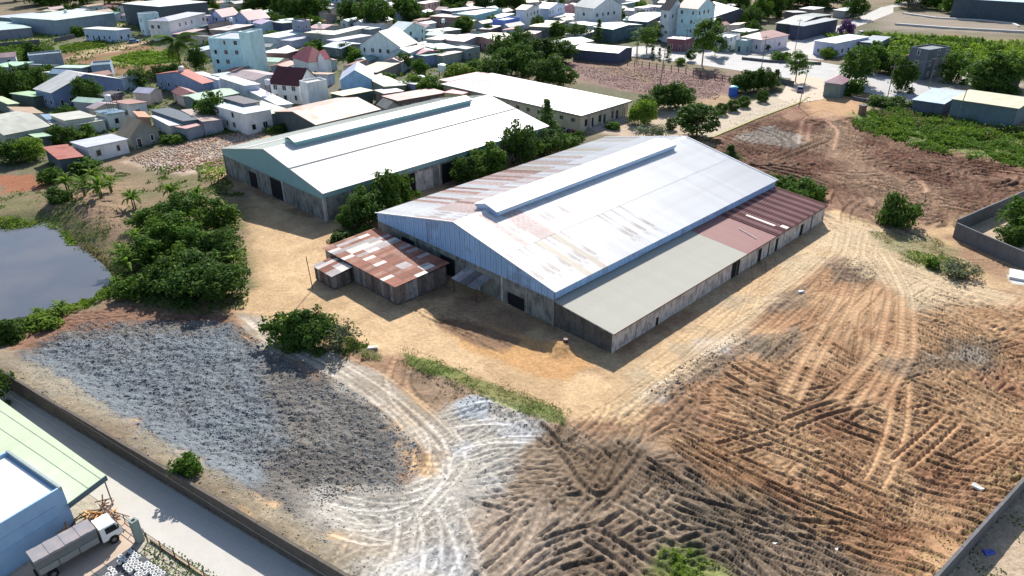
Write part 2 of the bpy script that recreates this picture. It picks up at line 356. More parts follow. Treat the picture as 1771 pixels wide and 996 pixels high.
# fields among the houses
zone([(80, 95), (250, 70), (310, 100), (330, 130), (220, 140), (150, 125)], (.17, .105, .06), 3, 5, rgh=.05, col2=(.21, .12, .07), trk=0)
zone([(190, 100), (240, 88), (300, 88), (310, 108), (240, 115), (195, 108)], (.14, .22, .04), 2, 3, rgh=.05, trk=0)
zone([(100, 80), (180, 70), (185, 82), (110, 92)], (.14, .22, .04), 3, 3, trk=0)
zone([(-60, 60), (40, 55), (150, 48), (140, 62), (40, 75), (-60, 82)], (.20, .19, .10), 3, 3, trk=0)
zone([(-60, 85), (90, 78), (95, 90), (40, 108), (-60, 118)], (.12, .16, .045), 3, 5, trk=0)
zone([(110, 100), (160, 88), (260, 70), (262, 74), (165, 95), (112, 105)], (.45, .33, .22), 1, 1, trk=0)
zone([(160, 42), (235, 40), (240, 45), (160, 50)], (.33, .29, .17), 3, 2, trk=0)
zone([(965, 112), (1000, 104), (1100, 112), (1262, 130), (1268, 150), (1240, 178), (1160, 172), (1060, 155), (985, 130)], (.175, .105, .095), 1.5, 3, rgh=.12, col2=(.215, .14, .12), trk=0)
zone([(1000, 104), (1080, 112), (1160, 140), (1120, 145), (1040, 122)], (.21, .145, .09), 2, 4, .6)
zone([(1160, 185), (1240, 165), (1270, 165), (1250, 190), (1180, 200)], (.36, .25, .15), 2, 2, .8)
zone([(1010, 225), (1090, 190), (1180, 180), (1200, 230), (1120, 250)], (.42, .33, .25), 2, 2, .9)
zone([(1420, 55), (1540, 60), (1771, 70), (1771, 130), (1560, 110), (1430, 75)], (.12, .16, .045), 4, 8, .9, col2=(.19, .2, .07), trk=0)
zone([(1530, 20), (1771, 30), (1771, 60), (1520, 50)], (.24, .2, .16), 5, 6, .9, rgh=.15, trk=0)
zone([(1560, 125), (1640, 120), (1771, 140), (1771, 165), (1560, 160)], (.35, .32, .27), 3, 5, .8, trk=0)
# paved strips: no relief under them
RWd = (RW1-RW0)/np.linalg.norm(RW1-RW0); RWn = np.array([-RWd[1], RWd[0]])     # points to the outside (right)
road_q = [wf(-60, -.1), wf(80, -.1), wf(80, -30), wf(-60, -30)]
zone(road_q, (.40, .36, .29), .2, 0, rgh=0, px=False, trk=0)
zone([RW0-RWd*40, RW1+RWd*20, RW1+RWd*20+RWn*30, RW0-RWd*40+RWn*30], (.40, .31, .22), .2, 0, rgh=.03, px=False, trk=0)
zone([(1655, 395), (1771, 345), (1860, 330), (1900, 480), (1771, 435)], (.42, .33, .24), .5, .5, rgh=.02, trk=0)
zone([(1740, 475), (1800, 480), (1800, 498), (1750, 490)], (.55, .55, .52), .4, .4, rgh=.01, trk=0)

# --- wheel and crawler tracks pressed into the soil
trk_z = np.zeros_like(Z); trk_c = np.zeros_like(Z)
rg = random.Random(5)
def stroke(P, width=.55, depth=.16, berm=.10, amt=1.0, tone=0.):
    P = np.array(P); pad = width*2.4
    i0, i1 = np.searchsorted(gx, [P[:, 0].min()-pad, P[:, 0].max()+pad]); j0, j1 = np.searchsorted(gy, [P[:, 1].min()-pad, P[:, 1].max()+pad])
    if i1-i0 < 2 or j1-j0 < 2: return
    x, y = GX[i0:i1, j0:j1], GY[i0:i1, j0:j1]; d = np.full(x.shape, 1e9); s = np.zeros(x.shape); acc = 0
    for k in range(len(P)-1):
        ax, ay = P[k]; bx, by = P[k+1]; ex, ey = bx-ax, by-ay; L = ex*ex+ey*ey+1e-9
        t = np.clip(((x-ax)*ex+(y-ay)*ey)/L, 0, 1); q = np.hypot(x-ax-t*ex, y-ay-t*ey)
        m = q < d; d = np.where(m, q, d); s = np.where(m, acc+t*math.sqrt(L), s); acc += math.sqrt(L)
    h = width/2
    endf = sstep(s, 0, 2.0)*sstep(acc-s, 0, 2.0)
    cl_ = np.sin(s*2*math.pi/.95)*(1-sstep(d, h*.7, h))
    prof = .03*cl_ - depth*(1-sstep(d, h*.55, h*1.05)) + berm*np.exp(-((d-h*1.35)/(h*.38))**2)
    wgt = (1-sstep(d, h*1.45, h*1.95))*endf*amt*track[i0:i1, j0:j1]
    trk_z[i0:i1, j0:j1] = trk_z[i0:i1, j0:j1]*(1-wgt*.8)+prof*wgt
    trk_c[i0:i1, j0:j1] = trk_c[i0:i1, j0:j1]*(1-wgt*.8)+wgt*(.10*cl_ + tone*(1-sstep(d, h*.8, h*1.2)) - .34*np.exp(-((d-h*1.1)/(h*.35))**2))  # tone is soil colour; dark groove rims put berm shade into the colour
def path(p, ang, L, curv):
    curv = curv*2.2; n = max(3, int(L/1.6)); pts = [np.array(p, float)]; a = ang
    for _ in range(n): pts.append(pts[-1]+np.array([math.cos(a), math.sin(a)])*L/n); a += curv*L/n + rg.gauss(0, .02)
    return pts
def pair(pts, gauge, **kw):
    pts = np.array(pts); d = np.gradient(pts, axis=0); d /= np.linalg.norm(d, axis=1)[:, None]+1e-9; nn = np.c_[-d[:, 1], d[:, 0]]
    stroke(pts+nn*gauge/2, **kw); stroke(pts-nn*gauge/2, **kw)
def field(poly, n, dirs, L, curv=.02, width=(.45, .7), depth=(.10, .2), tone=(-.05, .25), spread=7):
    P = [at(*p) for p in poly]; xs = [p[0] for p in P]; ys = [p[1] for p in P]; k = 0
    while k < n:
        p = (rg.uniform(min(xs), max(xs)), rg.uniform(min(ys), max(ys)))
        if poly_sd(np.array([p[0]]), np.array([p[1]]), P)[0] < 0: continue
        k += 1; a = R(rg.choice(dirs)+rg.gauss(0, spread)); l = rg.uniform(*L)
        st = np.array(p)-np.array([math.cos(a), math.sin(a)])*l/2; dp = rg.uniform(*depth)
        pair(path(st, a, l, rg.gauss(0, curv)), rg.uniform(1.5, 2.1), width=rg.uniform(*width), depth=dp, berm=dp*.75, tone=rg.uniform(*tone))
field([(1230, 260), (1300, 205), (1480, 215), (1771, 300), (1771, 345), (1600, 360), (1350, 310)], 190, [-38, -34, -30, -42, -36, 20, 60], (8, 30), .02, (.7, 1.2), (.26, .46), (-.65, -.1))
field([(1430, 260), (1560, 300), (1560, 390), (1450, 400)], 40, [80, 70, -60, 100], (8, 20), .03, (.6, 1.), (.18, .3), (-.5, 0))
field([(1600, 300), (1771, 340), (1660, 385), (1600, 390)], 60, [40, 60, -35], (5, 16), .06, (.6, .9), (.2, .34), (-.6, 0))
field([(1080, 680), (1240, 560), (1420, 420), (1500, 400), (1300, 560), (1130, 700)], 26, [46, 44, 49], (14, 34), .006, (.4, .6), (.03, .08), spread=3)
field([(1420, 400), (1540, 400), (1700, 480), (1640, 500), (1500, 430)], 16, [-50, -58, -45, 60], (12, 28), .01, (.4, .6), (.04, .09), spread=4)
field([(1300, 600), (1480, 440), (1600, 520), (1520, 660), (1340, 700)], 90, [50, 56, 62, 44], (4, 12), .015, (.3, .45), (.07, .15), (-.45, .15))
field([(1120, 700), (1300, 640), (1400, 760), (1330, 860), (1180, 800)], 70, [-30, 20, 50, -50, 0], (5, 14), .03, (.34, .5), (.08, .16), (-.4, .1))
field([(1340, 690), (1520, 650), (1771, 700), (1771, 820), (1660, 930), (1560, 900), (1380, 800)], 230, [-42, -36, -50, -46, -40, -44, -30, 42, 36, 15, -60], (7, 24), .007, (.42, .62), (.17, .28), (-.35, .15), spread=6)
field([(1600, 560), (1771, 530), (1771, 720), (1640, 700)], 80, [-60, -66, -52, -56, 30], (8, 22), .01, (.42, .6), (.16, .26), (-.35, .15))
field([(1440, 880), (1560, 880), (1560, 1000), (1440, 980)], 44, [-62, -55, -70], (4, 9), .01, (.3, .42), (.18, .28), (-.6, .1))
field([(1180, 860), (1330, 830), (1500, 990), (1380, 1040), (1220, 960)], 60, [-44, -50, -38, -47, -60], (10, 26), .006, (.4, .6), (.16, .3), (-.6, .1), spread=8)
field([(950, 760), (1090, 750), (1120, 900), (1000, 860)], 24, [-62, -58, -66, -60, 50], (6, 14), .006, (.5, .75), (.14, .26), (-.5, .1), spread=7)
field([(900, 860), (1080, 830), (1130, 960), (1000, 1020), (860, 1000)], 55, [50, 58, 66, 44, -20], (6, 16), .02, (.5, .7), (.16, .26), (-.35, .1))
field([(1000, 900), (1150, 880), (1160, 1000), (1000, 1010)], 26, [20, 35, -40], (6, 12), .02, (.5, .7), (.16, .26), (-.4, .1))
field([(900, 760), (1000, 820), (900, 860), (830, 840)], 24, [15, 22, 8], (4, 9), .02, (.35, .5), (.08, .16))
field([(760, 690), (920, 740), (880, 820), (770, 790)], 26, [25, 35, 55], (3, 9), .03, (.4, .6), (.07, .15))
field([(600, 860), (760, 810), (820, 990), (640, 990)], 46, [60, 75, 80, 100, 110], (5, 14), .03, (.25, .5), (.03, .07), (-.35, .5), spread=14)
field([(500, 820), (700, 840), (700, 900), (540, 880)], 12, [-20, -8, 5], (8, 16), .02, (.4, .7), (.06, .12), (.1, .5))
field([(735, 545), (790, 545), (900, 590), (870, 605)], 14, [-35, -42], (4, 9), .02, (.4, .6), (.1, .2))
field([(60, 560), (200, 520), (400, 540), (420, 560), (200, 545)], 14, [-10, 0, -20], (14, 26), .02, (.4, .6), (.04, .1))
field([(1010, 730), (1150, 690), (1140, 760), (1040, 770)], 16, [50, 60], (3, 8), .04, (.4, .6), (.1, .2))
def ppath(px):
    P = np.array([at(*p) for p in px]); t = np.r_[0, np.cumsum(np.linalg.norm(np.diff(P, axis=0), axis=1))]; s = np.linspace(0, t[-1], int(t[-1]/1.0)+2)
    Q = np.c_[np.interp(s, t, P[:, 0]), np.interp(s, t, P[:, 1])]
    for _ in range(6): Q[1:-1] = (Q[:-2]+Q[1:-1]*2+Q[2:])/4
    return Q
for px, wd, dp, tn in [
    ([(420, 545), (470, 590), (540, 622), (620, 668), (700, 730), (752, 782), (770, 840)], 1.0, .10, .45),
    ([(440, 575), (520, 618), (600, 660), (680, 715), (738, 770), (760, 820)], .9, .10, .35),
    ([(690, 610), (668, 650), (672, 685), (720, 735), (780, 790)], .8, .14, .35), ([(740, 600), (705, 640), (700, 670), (740, 705), (800, 760)], .8, .14, .35),
    ([(655, 690), (700, 740), (715, 790)], .5, .08, .4), ([(520, 822), (600, 845), (690, 858), (760, 830)], .8, .12, .4), ([(500, 850), (590, 880), (680, 890)], .8, .1, .4),
    ([(1395, 245), (1400, 215), (1425, 205), (1450, 225), (1440, 260)], .8, .2, .2), ([(1380, 250), (1388, 205), (1425, 190), (1475, 215)], .8, .2, .2),
    ([(1575, 300), (1600, 320), (1605, 335), (1585, 330)], .8, .2, .3), ([(960, 770), (1010, 850), (1040, 870), (1100, 800), (1120, 770)], .8, .25, -.1),
    ([(940, 860), (930, 900), (900, 960), (860, 1000)], .7, .15, .1)]:
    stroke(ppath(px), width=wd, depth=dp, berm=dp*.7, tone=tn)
for px in ([(430, 560), (500, 600), (590, 640), (660, 690), (730, 752), (752, 800), (720, 850)], [(450, 556), (540, 600), (640, 655), (720, 712), (775, 765), (780, 820)], [(500, 812), (560, 832), (640, 846), (700, 850), (745, 815)],
           [(480, 838), (560, 868), (640, 885), (700, 880), (770, 830)], [(520, 905), (600, 925), (680, 915), (740, 870), (790, 800)], [(560, 935), (640, 960), (700, 930), (760, 860)], [(690, 880), (690, 930), (670, 996)], [(720, 870), (735, 930), (730, 1010)],
           [(745, 860), (785, 920), (800, 1000)], [(700, 740), (722, 780), (715, 822), (680, 850)], [(800, 700), (850, 690), (900, 715), (920, 745)], [(770, 740), (840, 730), (905, 735)], [(780, 780), (850, 760), (930, 765)]):
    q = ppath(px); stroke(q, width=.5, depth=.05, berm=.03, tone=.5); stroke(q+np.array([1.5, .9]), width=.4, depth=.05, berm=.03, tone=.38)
for px in ([(1060, 722), (1150, 660), (1260, 580), (1370, 500), (1440, 440), (1450, 400)], [(1090, 735), (1180, 665), (1290, 585), (1400, 500), (1460, 440), (1470, 395)], [(1470, 420), (1540, 445), (1640, 485), (1771, 512)], [(1480, 440), (1560, 470), (1660, 500), (1771, 528)],
           [(1500, 400), (1490, 440), (1540, 500), (1520, 600), (1440, 700)], [(1520, 430), (1560, 500), (1560, 600), (1500, 700)], [(1350, 690), (1400, 600), (1450, 520), (1480, 450)]):
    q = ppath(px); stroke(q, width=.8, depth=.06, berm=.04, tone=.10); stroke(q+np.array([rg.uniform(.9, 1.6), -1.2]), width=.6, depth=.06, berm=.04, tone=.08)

# --- heights
ROADS = [[(1060, 84), (1110, 80), (1200, 84), (1290, 95), (1400, 104), (1480, 118), (1600, 148), (1700, 160), (1900, 182), (1900, 215), (1771, 192), (1600, 184), (1500, 160), (1380, 138), (1250, 118), (1150, 104), (1080, 96)],
    [(1250, 92), (1325, 84), (1400, 62), (1450, 44), (1500, 24), (1525, 12), (1545, 12), (1545, 22), (1500, 40), (1455, 55), (1440, 70), (1425, 104), (1330, 96)],
    [(1375, 128), (1425, 136), (1424, 172), (1370, 180), (1345, 170)], [(1190, 232), (1230, 200), (1345, 160), (1420, 160), (1385, 178), (1310, 205), (1232, 238)]]
flatm = np.ones_like(Z)
for q_ in ROADS:
    P = [at(*p) for p in q_]; xs = [p[0] for p in P]; ys = [p[1] for p in P]
    i0, i1 = np.searchsorted(gx, [min(xs)-4, max(xs)+4]); j0, j1 = np.searchsorted(gy, [min(ys)-4, max(ys)+4]); sl = (slice(i0, i1), slice(j0, j1))
    flatm[sl] = np.minimum(flatm[sl], 1-sstep(poly_sd(GX[sl], GY[sl], P), -2.5, -.8))
rough *= flatm; trk_z *= flatm
Z += rough*((n_sm-.5)*1.6 + (n_fin-.5)*1.5 + (n_mid-.5)*2.0) + (n_big-.5)*.3*sstep(rough, .02, .05)
grav_m = sstep(rough, .13, .18)
Z += grav_m*np.abs(fbm(GX, GY, .62, 2, 6)-.5)*.6
Z += trk_z
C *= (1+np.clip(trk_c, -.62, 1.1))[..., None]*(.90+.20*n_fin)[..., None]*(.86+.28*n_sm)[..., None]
# berm inside the boundary wall, flat road side
aw = (GX-W0[0])*WD[0]+(GY-W0[1])*WD[1]; ow = (GX-W0[0])*WN[0]+(GY-W0[1])*WN[1]
near = (aw > -40) & (aw < 90)
Z += np.where(near & (ow > 0), 1.75*(1-sstep(ow, .8, 7.0)), 0)*(1-sstep(-aw, 0, 25))
roadside = near & (ow <= .15) & (ow > -32); Z = np.where(roadside, 0, Z)
ar = (GX-RW0[0])*RWd[0]+(GY-RW0[1])*RWd[1]; orr = (GX-RW0[0])*RWn[0]+(GY-RW0[1])*RWn[1]
rr = (ar > -40) & (ar < 30)
Z += np.where(rr & (orr < 0) & (orr > -8), 1.2*(1-sstep(-orr, .6, 6)), 0)
# pond bed and its banks
pdist = poly_sd(GX, GY, pondP)
bank = sstep(pdist, -7.5, 1.5)
Z = Z*(1-bank*.5) - 2.4*bank
gl = sstep(pdist, -6, -1)*(n_mid*.6+.4); C = C*(1-gl[..., None]*.7)+np.array([.105, .14, .035])*gl[..., None]*.7
mr = (1-sstep(np.abs(pdist+.4+(n_mid-.5)*2), .5, 1.6))*(pdist < 3); C = C*(1-mr[..., None]*.8)+np.array([.105, .078, .05])*mr[..., None]*.8
# spoil heaps
def heap(x, y, h, r, ex=1., a=0.):
    p = at(x, y); dx, dy = GX-p[0], GY-p[1]; u = dx*math.cos(a)+dy*math.sin(a); v = -dx*math.sin(a)+dy*math.cos(a)
    global Z
    Z = Z + h*np.exp(-((u/(r*ex))**2+(v/r)**2))*(.75+.5*n_fin)
heap(968, 602, .9, 1.6); heap(1170, 680, .7, 2.4, 2, .9); heap(1240, 625, .6, 2., 2, .9); heap(1350, 590, .5, 2.2, 1.5, .5); heap(1470, 465, .8, 3.4, 1.2, .6); heap(1340, 530, .6, 2, 1.6, .6)
heap(760, 650, .3, 1.5, 4, -.7); heap(900, 715, .35, 1.6, 4, -.6); heap(640, 607, .5, 1.2); heap(160, 370, 1.6, 5, 2.2, -1.1)
def soil():
    k = NT('soil'); a = k.n('Attribute', attribute_name='soil'); g = k.n('NewGeometry')
    n1 = k.noise(g.outputs['Position'], 2.2, 6, .7); n2 = k.noise(g.outputs['Position'], 9., 3, .7)
    f = k.math('MULTIPLY', k.ramp(n1, .3, .7, .72, 1.28), k.ramp(n2, .3, .7, .78, 1.2))
    vm = k.n('VectorMath', operation='SCALE'); k.l(a.outputs['Color'], vm.inputs[0]); k.l(f, vm.inputs[3])
    k.l(vm.outputs[0], k.b.inputs['Base Color']); k.b.inputs['Roughness'].default_value = .95; k.b.inputs['Specular IOR Level'].default_value = .1
    k.bump(k.math('ADD', n1, k.math('MULTIPLY', n2, .4)), .9, .12); return k.m
idx = np.arange(NX*NY).reshape(NX, NY)
F = np.stack([idx[:-1, :-1], idx[1:, :-1], idx[1:, 1:], idx[:-1, 1:]], -1).reshape(-1, 4)
ground = link('ground', npmesh('ground', np.c_[GX.ravel(), GY.ravel(), Z.ravel()], F, soil(), C.reshape(-1, 3), smooth=True))
tag(ground, kind='structure')
def gz(x, y):
    i = min(max(int(np.searchsorted(gx, x)), 1), NX-1); j = min(max(int(np.searchsorted(gy, y)), 1), NY-1); return float(Z[i, j])

# pond
k = NT('pond_water'); g_ = k.n('NewGeometry'); nn = k.noise(g_.outputs['Position'], .08, 3)
k.l(k.mix(k.ramp(nn, .35, .65), (.07, .078, .095), (.105, .102, .108)), k.b.inputs['Base Color']); k.b.inputs['Roughness'].default_value = .18
k.bump(k.noise(g_.outputs['Position'], 2.5, 3), .08, .05)
mb = MB(); big = [(p[0], p[1]) for p in pondP]; c0 = np.mean(big, axis=0)
mb.v = [(c0[0]+(p[0]-c0[0])*1.12, c0[1]+(p[1]-c0[1])*1.12, POND_Z) for p in big]; mb.f = [tuple(range(len(big)))[::-1]]; mb.m = [0]
pw = mb.build('pond_water', k.m); tag(pw, kind='structure')
if pw.data.polygons[0].normal.z < 0: pw.data.flip_normals()

# roads: a raised concrete sheet with kerbs
def sheet(name, pts, z, mat, kerb=None, px=True, thick=.25):
    P = [at(*p) for p in pts] if px else pts
    A = sum(P[i][0]*P[(i+1) % len(P)][1]-P[(i+1) % len(P)][0]*P[i][1] for i in range(len(P)))
    if A < 0: P = P[::-1]
    mb = MB(); mb.prism([(p[0], p[1]) for p in P], 'z', z-thick, z)
    o = mb.build(name, mat); tag(o, kind='structure'); return o
conc = plain('road_concrete', (.39, .375, .35), .85, .12, .25, stain=(.36, .34, .31), stain_amt=.5)
conc2 = plain('lane_concrete', (.47, .45, .41), .85, .10, .6, stain=(.44, .42, .37), stain_amt=.5)
asph = plain('pale_asphalt', (.36, .355, .35), .8, .12, .2, stain=(.27, .27, .27), stain_amt=.5)
sheet('main_road', [(1060, 84), (1110, 80), (1200, 84), (1290, 95), (1400, 104), (1480, 118), (1600, 148), (1700, 160), (1900, 182), (1900, 215), (1771, 192), (1600, 184), (1500, 160), (1380, 138), (1250, 118), (1150, 104), (1080, 96)], .05, asph)
sheet('side_road', [(1250, 92), (1325, 84), (1400, 62), (1450, 44), (1500, 24), (1525, 12), (1545, 12), (1545, 22), (1500, 40), (1455, 55), (1440, 70), (1425, 104), (1330, 96)], .056, conc)
sheet('far_road', [(1545, 13), (1525, 13), (1560, 4), (1620, -10), (1680, -12)], .062, conc)
sheet('gate_drive', [(1375, 128), (1425, 136), (1424, 172), (1370, 180), (1345, 170)], .064, plain('drive_concrete', (.50, .40, .31), .9, .15, .4))
sheet('entrance_lane', [(1190, 232), (1230, 200), (1345, 160), (1420, 160), (1385, 178), (1310, 205), (1232, 238)], .045, plain('lane_paving', (.40, .33, .25), .9, .15, .4, stain=(.28, .25, .16), stain_amt=.5))
sheet('concrete_lane', [wf(-60, -.2), wf(80, -.2), wf(80, -5.1), wf(-60, -4.6)], .03, conc2, px=False)
sheet('yard_slab', [wf(27.6, -5.1), wf(32.6, -5.12), wf(33.6, -6.6), wf(33.4, -18), wf(27.6, -18)], .036, plain('yard_concrete', (.46, .36, .28), .9, .12, .5), px=False)
for nm, pts, m in [('lane_kerb', [(1198, 243), (1232, 238), (1310, 205), (1385, 177), (1398, 168)], plain('yellow_kerb', (.30, .28, .08), .8, .3, .6, stain=(.18, .18, .05), stain_amt=.7))]:
    mb = MB(); P = [at(*p) for p in pts]
    for a, b in zip(P[:-1], P[1:]):
        d = (b-a)/np.linalg.norm(b-a); n_ = np.array([-d[1], d[0]])*.25
        mb.hexa([(*(a-n_), -.1), (*(b-n_), -.1), (*(b+n_), -.1), (*(a+n_), -.1), (*(a-n_), .2), (*(b-n_), .2), (*(b+n_), .2), (*(a+n_), .2)])
    tag(mb.build(nm, m), kind='structure')

# ------------------------------------------------------------------ vegetation
def leaf_quads(P, N, size, rng, aspect=1.5):
    n = len(P); t = rng.normal(size=(n, 3)); t -= N*np.sum(t*N, 1)[:, None]; t /= np.linalg.norm(t, axis=1)[:, None]+1e-9
    b = np.cross(N, t); s = (size*rng.uniform(.6, 1.3, n))[:, None]
    V = np.stack([P-t*s*aspect*.5, P+b*s*.38, P+t*s*aspect*.5, P-b*s*.38], 1).reshape(-1, 3)
    return V, np.arange(4*n).reshape(n, 4)
def crown_mesh(name, mat, seed, n_cl=50, per=72, leaf=.085, flat=.85, cl=.27, kind='broad'):
    """crown about 2 units wide and 2*flat high, resting on z=0"""
    rng = np.random.default_rng(seed); Ps = []; Ns = []
    for i in range(n_cl):
        d = rng.normal(size=3); d /= np.linalg.norm(d)
        if kind == 'broad': r = rng.uniform(.35, .82)*(1+.18*math.sin(3*math.atan2(d[1], d[0])+seed)); c = d*r*np.array([1, 1, flat]); c[2] = c[2] if c[2] > -.25*flat or rng.random() < .75 else -c[2]
        elif kind == 'cone': h = rng.random(); c = np.array([d[0], d[1], 0])*.75*(1-h)*rng.uniform(.6, 1); c[2] = (h*2-1)*flat
        elif kind == 'ball': c = d*.72*np.array([1, 1, flat])
        elif kind == 'box': q = rng.uniform(-.7, .7, 3); q[rng.integers(3)] = rng.choice([-.7, .7]); c = q*np.array([1, 1, flat])
        elif kind == 'low': c = np.array([d[0]*.8, d[1]*.8, 0])*rng.uniform(.2, 1); c[2] = rng.uniform(-.3, .35)*flat
        rc = cl*rng.uniform(.65, 1.25)*(1-.45*((c[2]/flat+1)/2) if kind == 'cone' else 1)
        q = rng.normal(size=(per, 3)); q /= np.linalg.norm(q, axis=1)[:, None]
        q[:, 2] = np.where(q[:, 2] < -.6, -q[:, 2], q[:, 2])
        rad = rc*rng.uniform(.55, 1.05, per)[:, None]
        Ps.append(c+q*rad*np.array([1, 1, .8])); nn = q*.7+rng.normal(size=(per, 3))*.55+np.array([0, 0, .35]); Ns.append(nn/np.linalg.norm(nn, axis=1)[:, None])
    P = np.concatenate(Ps); N = np.concatenate(Ns); V, F = leaf_quads(P, N, leaf, rng); V[:, 2] += flat
    return npmesh(name, V, F, mat)
BARK = plain('bark', (.14, .10, .07), .95, .3, 3)
def trunk_mb(h=1., r=.09, seed=0, limbs=5):
    rr = random.Random(seed); mb = MB(); mb.tube([(0, 0, -.3), (.02, .01, h*.35), (-.01, .03, h*.8)], [r, r*.75, r*.5], 7)
    for i in range(limbs):
        a = i*2.4+rr.random(); z0 = h*rr.uniform(.3, .7); l = rr.uniform(.4, .7)
        mb.tube([(0, 0, z0), (math.cos(a)*l*.5, math.sin(a)*l*.5, z0+.35*l), (math.cos(a)*l, math.sin(a)*l, z0+l*.9)], [r*.4, r*.28, r*.1], 5)
    return mb
G_dark = leafmat('foliage_dark', (.038, .085, .02), (.11, .18, .035))
G_mid = leafmat('foliage_mid', (.05, .115, .02), (.14, .215, .035))
G_lite = leafmat('foliage_light', (.10, .19, .025), (.24, .31, .05))
G_grey = leafmat('foliage_greygreen', (.08, .11, .06), (.17, .19, .12))
G_ban = leafmat('foliage_banana', (.10, .19, .03), (.22, .29, .06), trans=.45)
G_pur = leafmat('foliage_purple', (.16, .07, .24), (.22, .12, .32))
G_dry = leafmat('foliage_dry', (.15, .13, .07), (.24, .2, .11))
proto = {}
def tree_proto(key, name, mesh, trunk_h, mat_seed=0, limbs=5, crown_name='crown'):
    proto[key] = (name, mesh, trunk_mb(1., .10 if trunk_h > .2 else .05, mat_seed, limbs).mesh('trunk', BARK), trunk_h, crown_name)
tree_proto('broad', 'broadleaf_tree', crown_mesh('crown', G_dark, 1), .13, 1)
tree_proto('broad2', 'broadleaf_tree', crown_mesh('crown', G_mid, 2, flat=.75), .13, 2)
tree_proto('broad3', 'broadleaf_tree', crown_mesh('crown', G_dark, 3, 84, 58, .08, .95, .25), .12, 3)
tree_proto('lite', 'broadleaf_tree', crown_mesh('crown', G_lite, 4, 60, 58, .09, .7, .31), .15, 4)
tree_proto('tall', 'tall_tree', crown_mesh('crown', G_mid, 5, 66, 54, .088, 1.25, .28), .35, 5)
tree_proto('cone', 'conifer_tree', crown_mesh('crown', G_dark, 6, 60, 46, .11, 1.6, .36, 'cone'), .2, 6, 2)
tree_proto('ball', 'clipped_tree', crown_mesh('crown', G_dark, 7, 70, 60, .10, .9, .30, 'ball'), .25, 7, 3)
tree_proto('box', 'clipped_bush', crown_mesh('crown', G_dark, 8, 60, 60, .10, .85, .28, 'ball'), .12, 8, 3)
tree_proto('bush', 'leafy_bush', crown_mesh('crown', G_mid, 9, 34, 52, .14, .62, .34, 'broad'), .02, 9, 3)
tree_proto('bushd', 'leafy_bush', crown_mesh('crown', G_dark, 19, 40, 60, .11, .7, .32, 'broad'), .02, 9, 3)
tree_proto('bushl', 'leafy_bush', crown_mesh('crown', G_lite, 10, 30, 50, .14, .6, .36, 'low'), .0, 9, 3)
tree_proto('sparse', 'pale_shrub', crown_mesh('crown', G_grey, 11, 34, 30, .10, .7, .36, 'broad'), .05, 9, 6)
tree_proto('purple', 'bougainvillea_bush', crown_mesh('crown', G_pur, 12, 30, 50, .14, .8, .34, 'broad'), .05, 9, 3)
tree_proto('dry', 'dry_shrub', crown_mesh('crown', G_dry, 13, 26, 26, .10, .6, .36, 'low'), .0, 9, 6)
tree_proto('cypress', 'cypress_tree', crown_mesh('crown', G_dark, 14, 40, 30, .2, 2.6, .42, 'cone'), .1, 9, 1)
def tree(key, x, y, H, W, label, group=None, cat=None, z=None, px=True):
    """x, y: where the trunk meets the ground in the photograph; H, W in metres"""
    name, cm, tm, th, cn = proto[key]; p = at(x, y) if px else (x, y)
    if z is None: z = gz(*p)
    o = empty(name, (p[0], p[1], z-.05), random.uniform(0, 6.28), label, cat or ('bush' if 'bush' in name or 'shrub' in name else 'tree'), group)
    me = cm; zmax = cm.get('top')
    if zmax is None:
        co = np.empty(len(cm.vertices)*3, np.float32); cm.vertices.foreach_get('co', co); co = co.reshape(-1, 3)
        cm['top'] = float(np.percentile(co[:, 2], 99)); cm['low'] = float(np.percentile(co[:, 2], 3)); cm['rad'] = float(np.percentile(np.abs(co[:, :2]), 99)); zmax = cm['top']
    zs_ = H*(1-th)/(zmax-cm['low']); c = link(cn, cm, o, (0, 0, H*th-cm['low']*zs_-.1)); c.scale = (W/2/cm['rad'], W/2/cm['rad'], zs_)
    if th > .0:
        t = link('trunk', tm, o); t.scale = (W*.28, W*.28, H*(th+.4))
    return o

# banana plant: a clump of big arching leaves, each leaf its own part
def banana_leaf_mesh(seed):
    rr = random.Random(seed); mb = MB(); n = 7; L = 1.0; prev = None
    for i in range(n+1):
        t = i/n; x = L*t*(1-.15*t); z = L*(.75*t-.85*t*t); w_ = .085*math.sin(math.pi*min(1, t*.93+.06))**.7
        cur = ((x, -w_, z-.05*w_), (x, 0, z+.02), (x, w_, z-.05*w_))
        if prev: mb.quad(prev[0], cur[0], cur[1], prev[1]); mb.quad(prev[1], cur[1], cur[2], prev[2])
        prev = cur
    return mb.mesh('leaf', G_ban)
BL = [banana_leaf_mesh(i) for i in range(2)]
bstem = MB(); bstem.tube([(0, 0, -.2), (.02, 0, .5), (0, .02, 1.)], [.09, .075, .05], 7); bstem = bstem.mesh('stem', plain('banana_stem', (.13, .13, .05), .8, .4, 3))
def banana(x, y, H, label, n=11, z=None, group='banana plants beside the pond', spread=.75):
    p = at(x, y); z = gz(*p) if z is None else z
    o = empty('banana_plant', (p[0], p[1], z), 0, label, 'banana plant', group); k = 0
    for s in range(3):
        a = s*2.1+random.random(); bx, by = math.cos(a)*.5*(s > 0), math.sin(a)*.5*(s > 0); h = H*random.uniform(.3, .5)
        t = link('stem', bstem, o, (bx, by, 0)); t.scale = (1.6, 1.6, h)
        for i in range(n//2+4):
            lf = link('leaf', BL[i % 2], o, (bx, by, h*.97)); l = H*random.uniform(.5, .8)*spread/.75
            lf.scale = (l, l, l); lf.rotation_euler = (0, -random.uniform(.0, 1.1), i*2.4+a+random.random()*.5)
    return o
